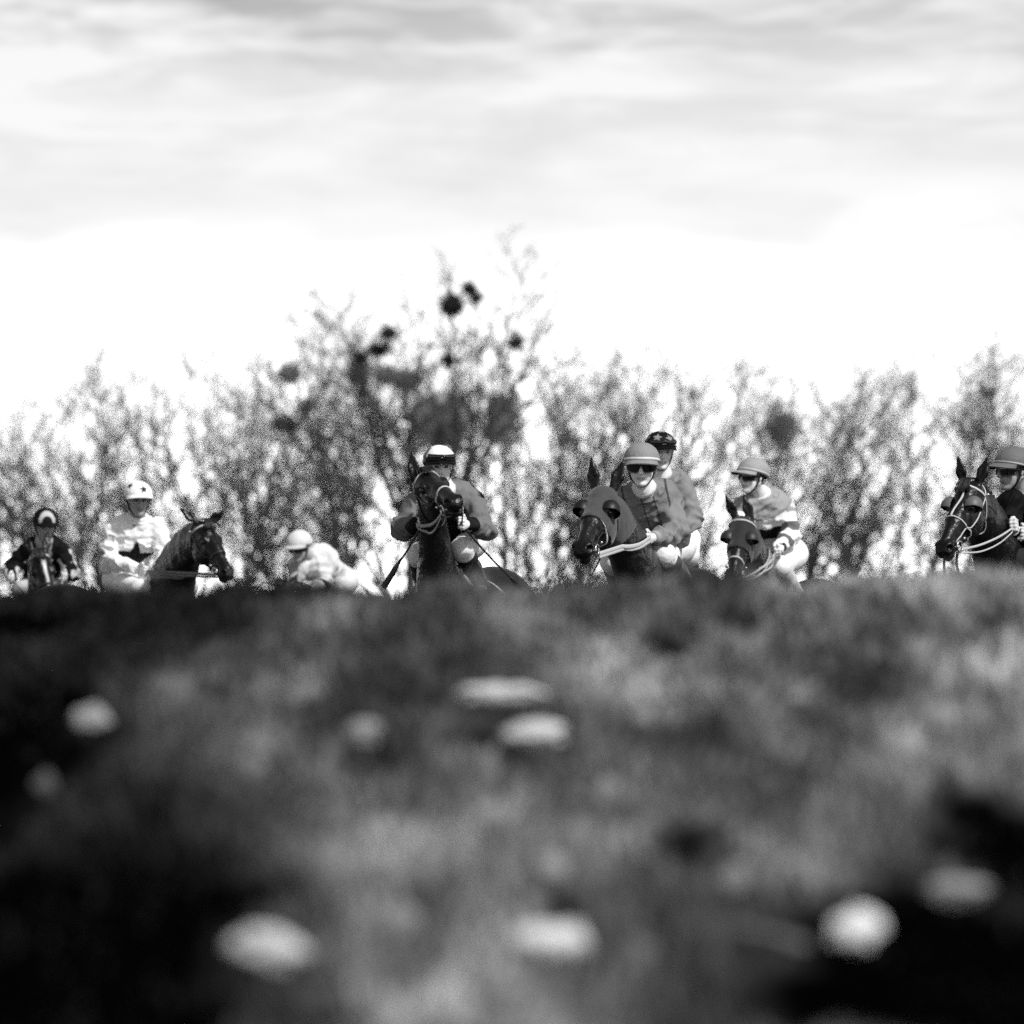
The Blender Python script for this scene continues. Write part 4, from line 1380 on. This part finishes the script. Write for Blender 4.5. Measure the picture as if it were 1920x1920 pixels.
# ---- 8: jockey at the right edge
def jk8(c):
    t = np.full(len(c['a']), .003)
    return t
HD8 = (-.62, -.78)
o8, h8, g8 = make_jockey('jockey in dark grey peaked cap and black silks, cut by the right edge', 65.5,
    dict(head=(1900, 880, -.10), neck=(1918, 922, -.02), pelvis=(1975, 1022, .30), shR=(1893, 946, -.12), shL=(1950, 946, .10),
         elR=(1888, 1000, -.16), wrR=(1900, 992, -.40), elL=(1968, 1000, -.02), wrL=(1925, 1000, -.26),
         knL=(1978, 1040, -.12), anL=(2010, 1110, .16), knR=(1900, 1050, -.30), anR=(1930, 1115, .10)),
    (-.86, -.52, -.08), HD8, jk8, .13, goggles='eyes', breeches=.02, boot=.01, collar=.72, gloves=.60, skin=.36, peak_len=.066, elastic=(.30, .032, .006), cuff=.72, h=.005)
make_horse('black horse with white bridle straps and pricked ears at the right edge', P(1975, 1022, 65.8), HD8,
    P(1824, 918, 64.7), P(1764, 1040, 64.35), (-.45, -.70, .60), tone=.0035, bridle='pale', noseband='pale', browband='pale', nose_d=.33,
    hands=[h8['R'], None], rein_w=.007, bandw=.0048, loose_end=True, ear_dirs=[(.38, .1, 1), (-.2, .1, 1)], h=.009, cups=.10)

# ---- 2: white clad jockey with stars
def jk2(c):
    t = np.full(len(c['a']), .84)
    m = star((c['a'] - .015) , (c['u'] - .47) * c['L'], .155, .45) * (c['n'] > .0) * ~c['sleeve']
    t = blend(t, .012, m)
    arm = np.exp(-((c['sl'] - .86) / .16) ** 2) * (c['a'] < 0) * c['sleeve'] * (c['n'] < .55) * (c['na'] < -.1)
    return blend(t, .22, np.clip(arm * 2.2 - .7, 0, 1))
def cap2(az, el, dx, dy, dz, base):
    t = np.full(dx.shape, .85)
    for a0, e0, R in ((14, 31, .36), (-66, 44, .34), (92, 38, .34), (-140, 40, .34)):
        c0 = np.array([math.cos(math.radians(e0)) * math.cos(math.radians(a0)), math.cos(math.radians(e0)) * math.sin(math.radians(a0)), math.sin(math.radians(e0))])
        e1 = nrm(np.cross([0, 0, 1], c0)); e2 = np.cross(c0, e1)
        x = dx * e1[0] + dy * e1[1] + dz * e1[2]; yv = dx * e2[0] + dy * e2[1] + dz * e2[2]
        t = blend(t, .014, star(x, yv, R) * (dx * c0[0] + dy * c0[1] + dz * c0[2] > .5))
    return t
HD2 = (.70, -.71)
o2, h2, g2 = make_jockey('jockey all in white with black stars on cap and chest, sitting upright', 82.0,
    dict(head=(259, 936, -.06), neck=(256, 973, .0), pelvis=(234, 1086, .22), shR=(216, 995, .02), shL=(296, 992, .06),
         elR=(200, 1052, .0), wrR=(262, 1068, -.20), elL=(312, 1042, .0), wrL=(294, 1064, -.22),
         knR=(264, 1106, -.30), anR=(262, 1170, -.05), knL=(352, 1100, -.15), anL=(345, 1170, .1)),
    (.22, -1, -.14), HD2, jk2, .85, cap_paint=cap2, goggles=None, breeches=.82, boot=.01, collar=.84, gloves=.74, skin=.34, h=.006, strap_t=.01, cuff=.8)
make_horse('black horse with arched neck turned right, ears spread, beside the white clad jockey', P(234, 1086, 82.22), HD2,
    P(377, 990, 81.0), P(432, 1084, 80.66), (.48, -.62, .62), tone=.0035, browband='pale', arch=.20, h=.010,
    hands=[h2['L'], h2['R']], rein_mat=mat('dull_rein', .16, .7), rein_w=.009, bandw=.009, ear_dirs=[(.78, .1, .6), (-.78, .1, .62)], sagr=.0)

# ---- 1: dark capped jockey at the left edge
def jk1(c):
    t = np.full(len(c['a']), .003)
    t = np.where((c['u'] > .80) & (np.abs(c['a']) < .06), .20, t)
    strp = (np.abs(c['na']) > .70) & c['sleeve']
    t = np.where(strp, .50, t)
    return t
def cap1(az, el, dx, dy, dz, base):
    y_ = dy / .62; z_ = (dz - .12) / .78
    rr = np.hypot(y_, np.clip(z_, 0, 9))
    hs = (rr > .66) & (rr < 1.04) & (dx > .05) & (dz > .10)
    return np.where(hs, .46, .003)
HD1 = (.10, -.99)
o1, h1, g1 = make_jockey('jockey in black cap with a pale arch and pale sleeve stripes, at the left edge', 89.0,
    dict(head=(85, 984, -.08), neck=(82, 1018, .0), pelvis=(78, 1098, .36), shR=(50, 1034, .02), shL=(116, 1034, .04),
         elR=(20, 1066, -.02), wrR=(22, 1080, -.22), elL=(132, 1064, -.02), wrL=(124, 1078, -.22),
         knR=(40, 1108, -.10), anR=(42, 1170, .2), knL=(118, 1108, -.10), anL=(120, 1170, .2)),
    (.18, -1, -.30), HD1, jk1, .003, cap_paint=cap1, goggles=None, breeches=.5, boot=.01, collar=.30, gloves=.70, skin=.36, h=.008, cuff=.6)
make_horse('dark horse with a white blaze facing the camera at the left edge', P(78, 1098, 89.36), HD1,
    P(72, 1044, 87.95), P(98, 1148, 87.55), (.15, -.85, .55), tone=.0035, browband='pale', blaze=(.08, .56, .026, .012), arch=.06, h=.012,
    hands=[h1['L'], h1['R']], rein_w=.012)

# ---- 3: crouching jockey
def jk3(c):
    t = np.full(len(c['a']), .62)
    t = np.where(c['sleeve'] & (c['a'] < 0), .36, t)
    t = np.where(c['sleeve'] & (np.abs(c['sl'] - 1.15) < .2), .03, t)
    return t
HD3 = (-.45, -.89)
o3, h3, g3 = make_jockey('jockey in pale cap crouching low with rounded back, face in shade, left of centre', 94.0,
    dict(head=(561, 1024, -.20), neck=(580, 1046, .0), pelvis=(634, 1088, .36), shR=(560, 1060, -.05), shL=(608, 1058, .06),
         elR=(552, 1098, -.16), wrR=(560, 1106, -.40), elL=(606, 1096, -.02), wrL=(580, 1108, -.26),
         knR=(575, 1112, -.1), anR=(600, 1175, .2), knL=(640, 1115, .1), anL=(650, 1175, .3)),
    (-.50, -.80, -.34), HD3, jk3, .62, goggles='eyes', breeches=.6, boot=.02, collar=None, gloves=.4, skin=.40, h=.008, peak=.5)
make_horse('horse stretched low under the crouching jockey, almost hidden by the rise', P(634, 1088, 94.36), HD3,
    P(535, 1108, 93.0), P(505, 1150, 92.55), (-.3, -.5, .8), tone=.03, hands=[h3['L'], h3['R']], h=.014)
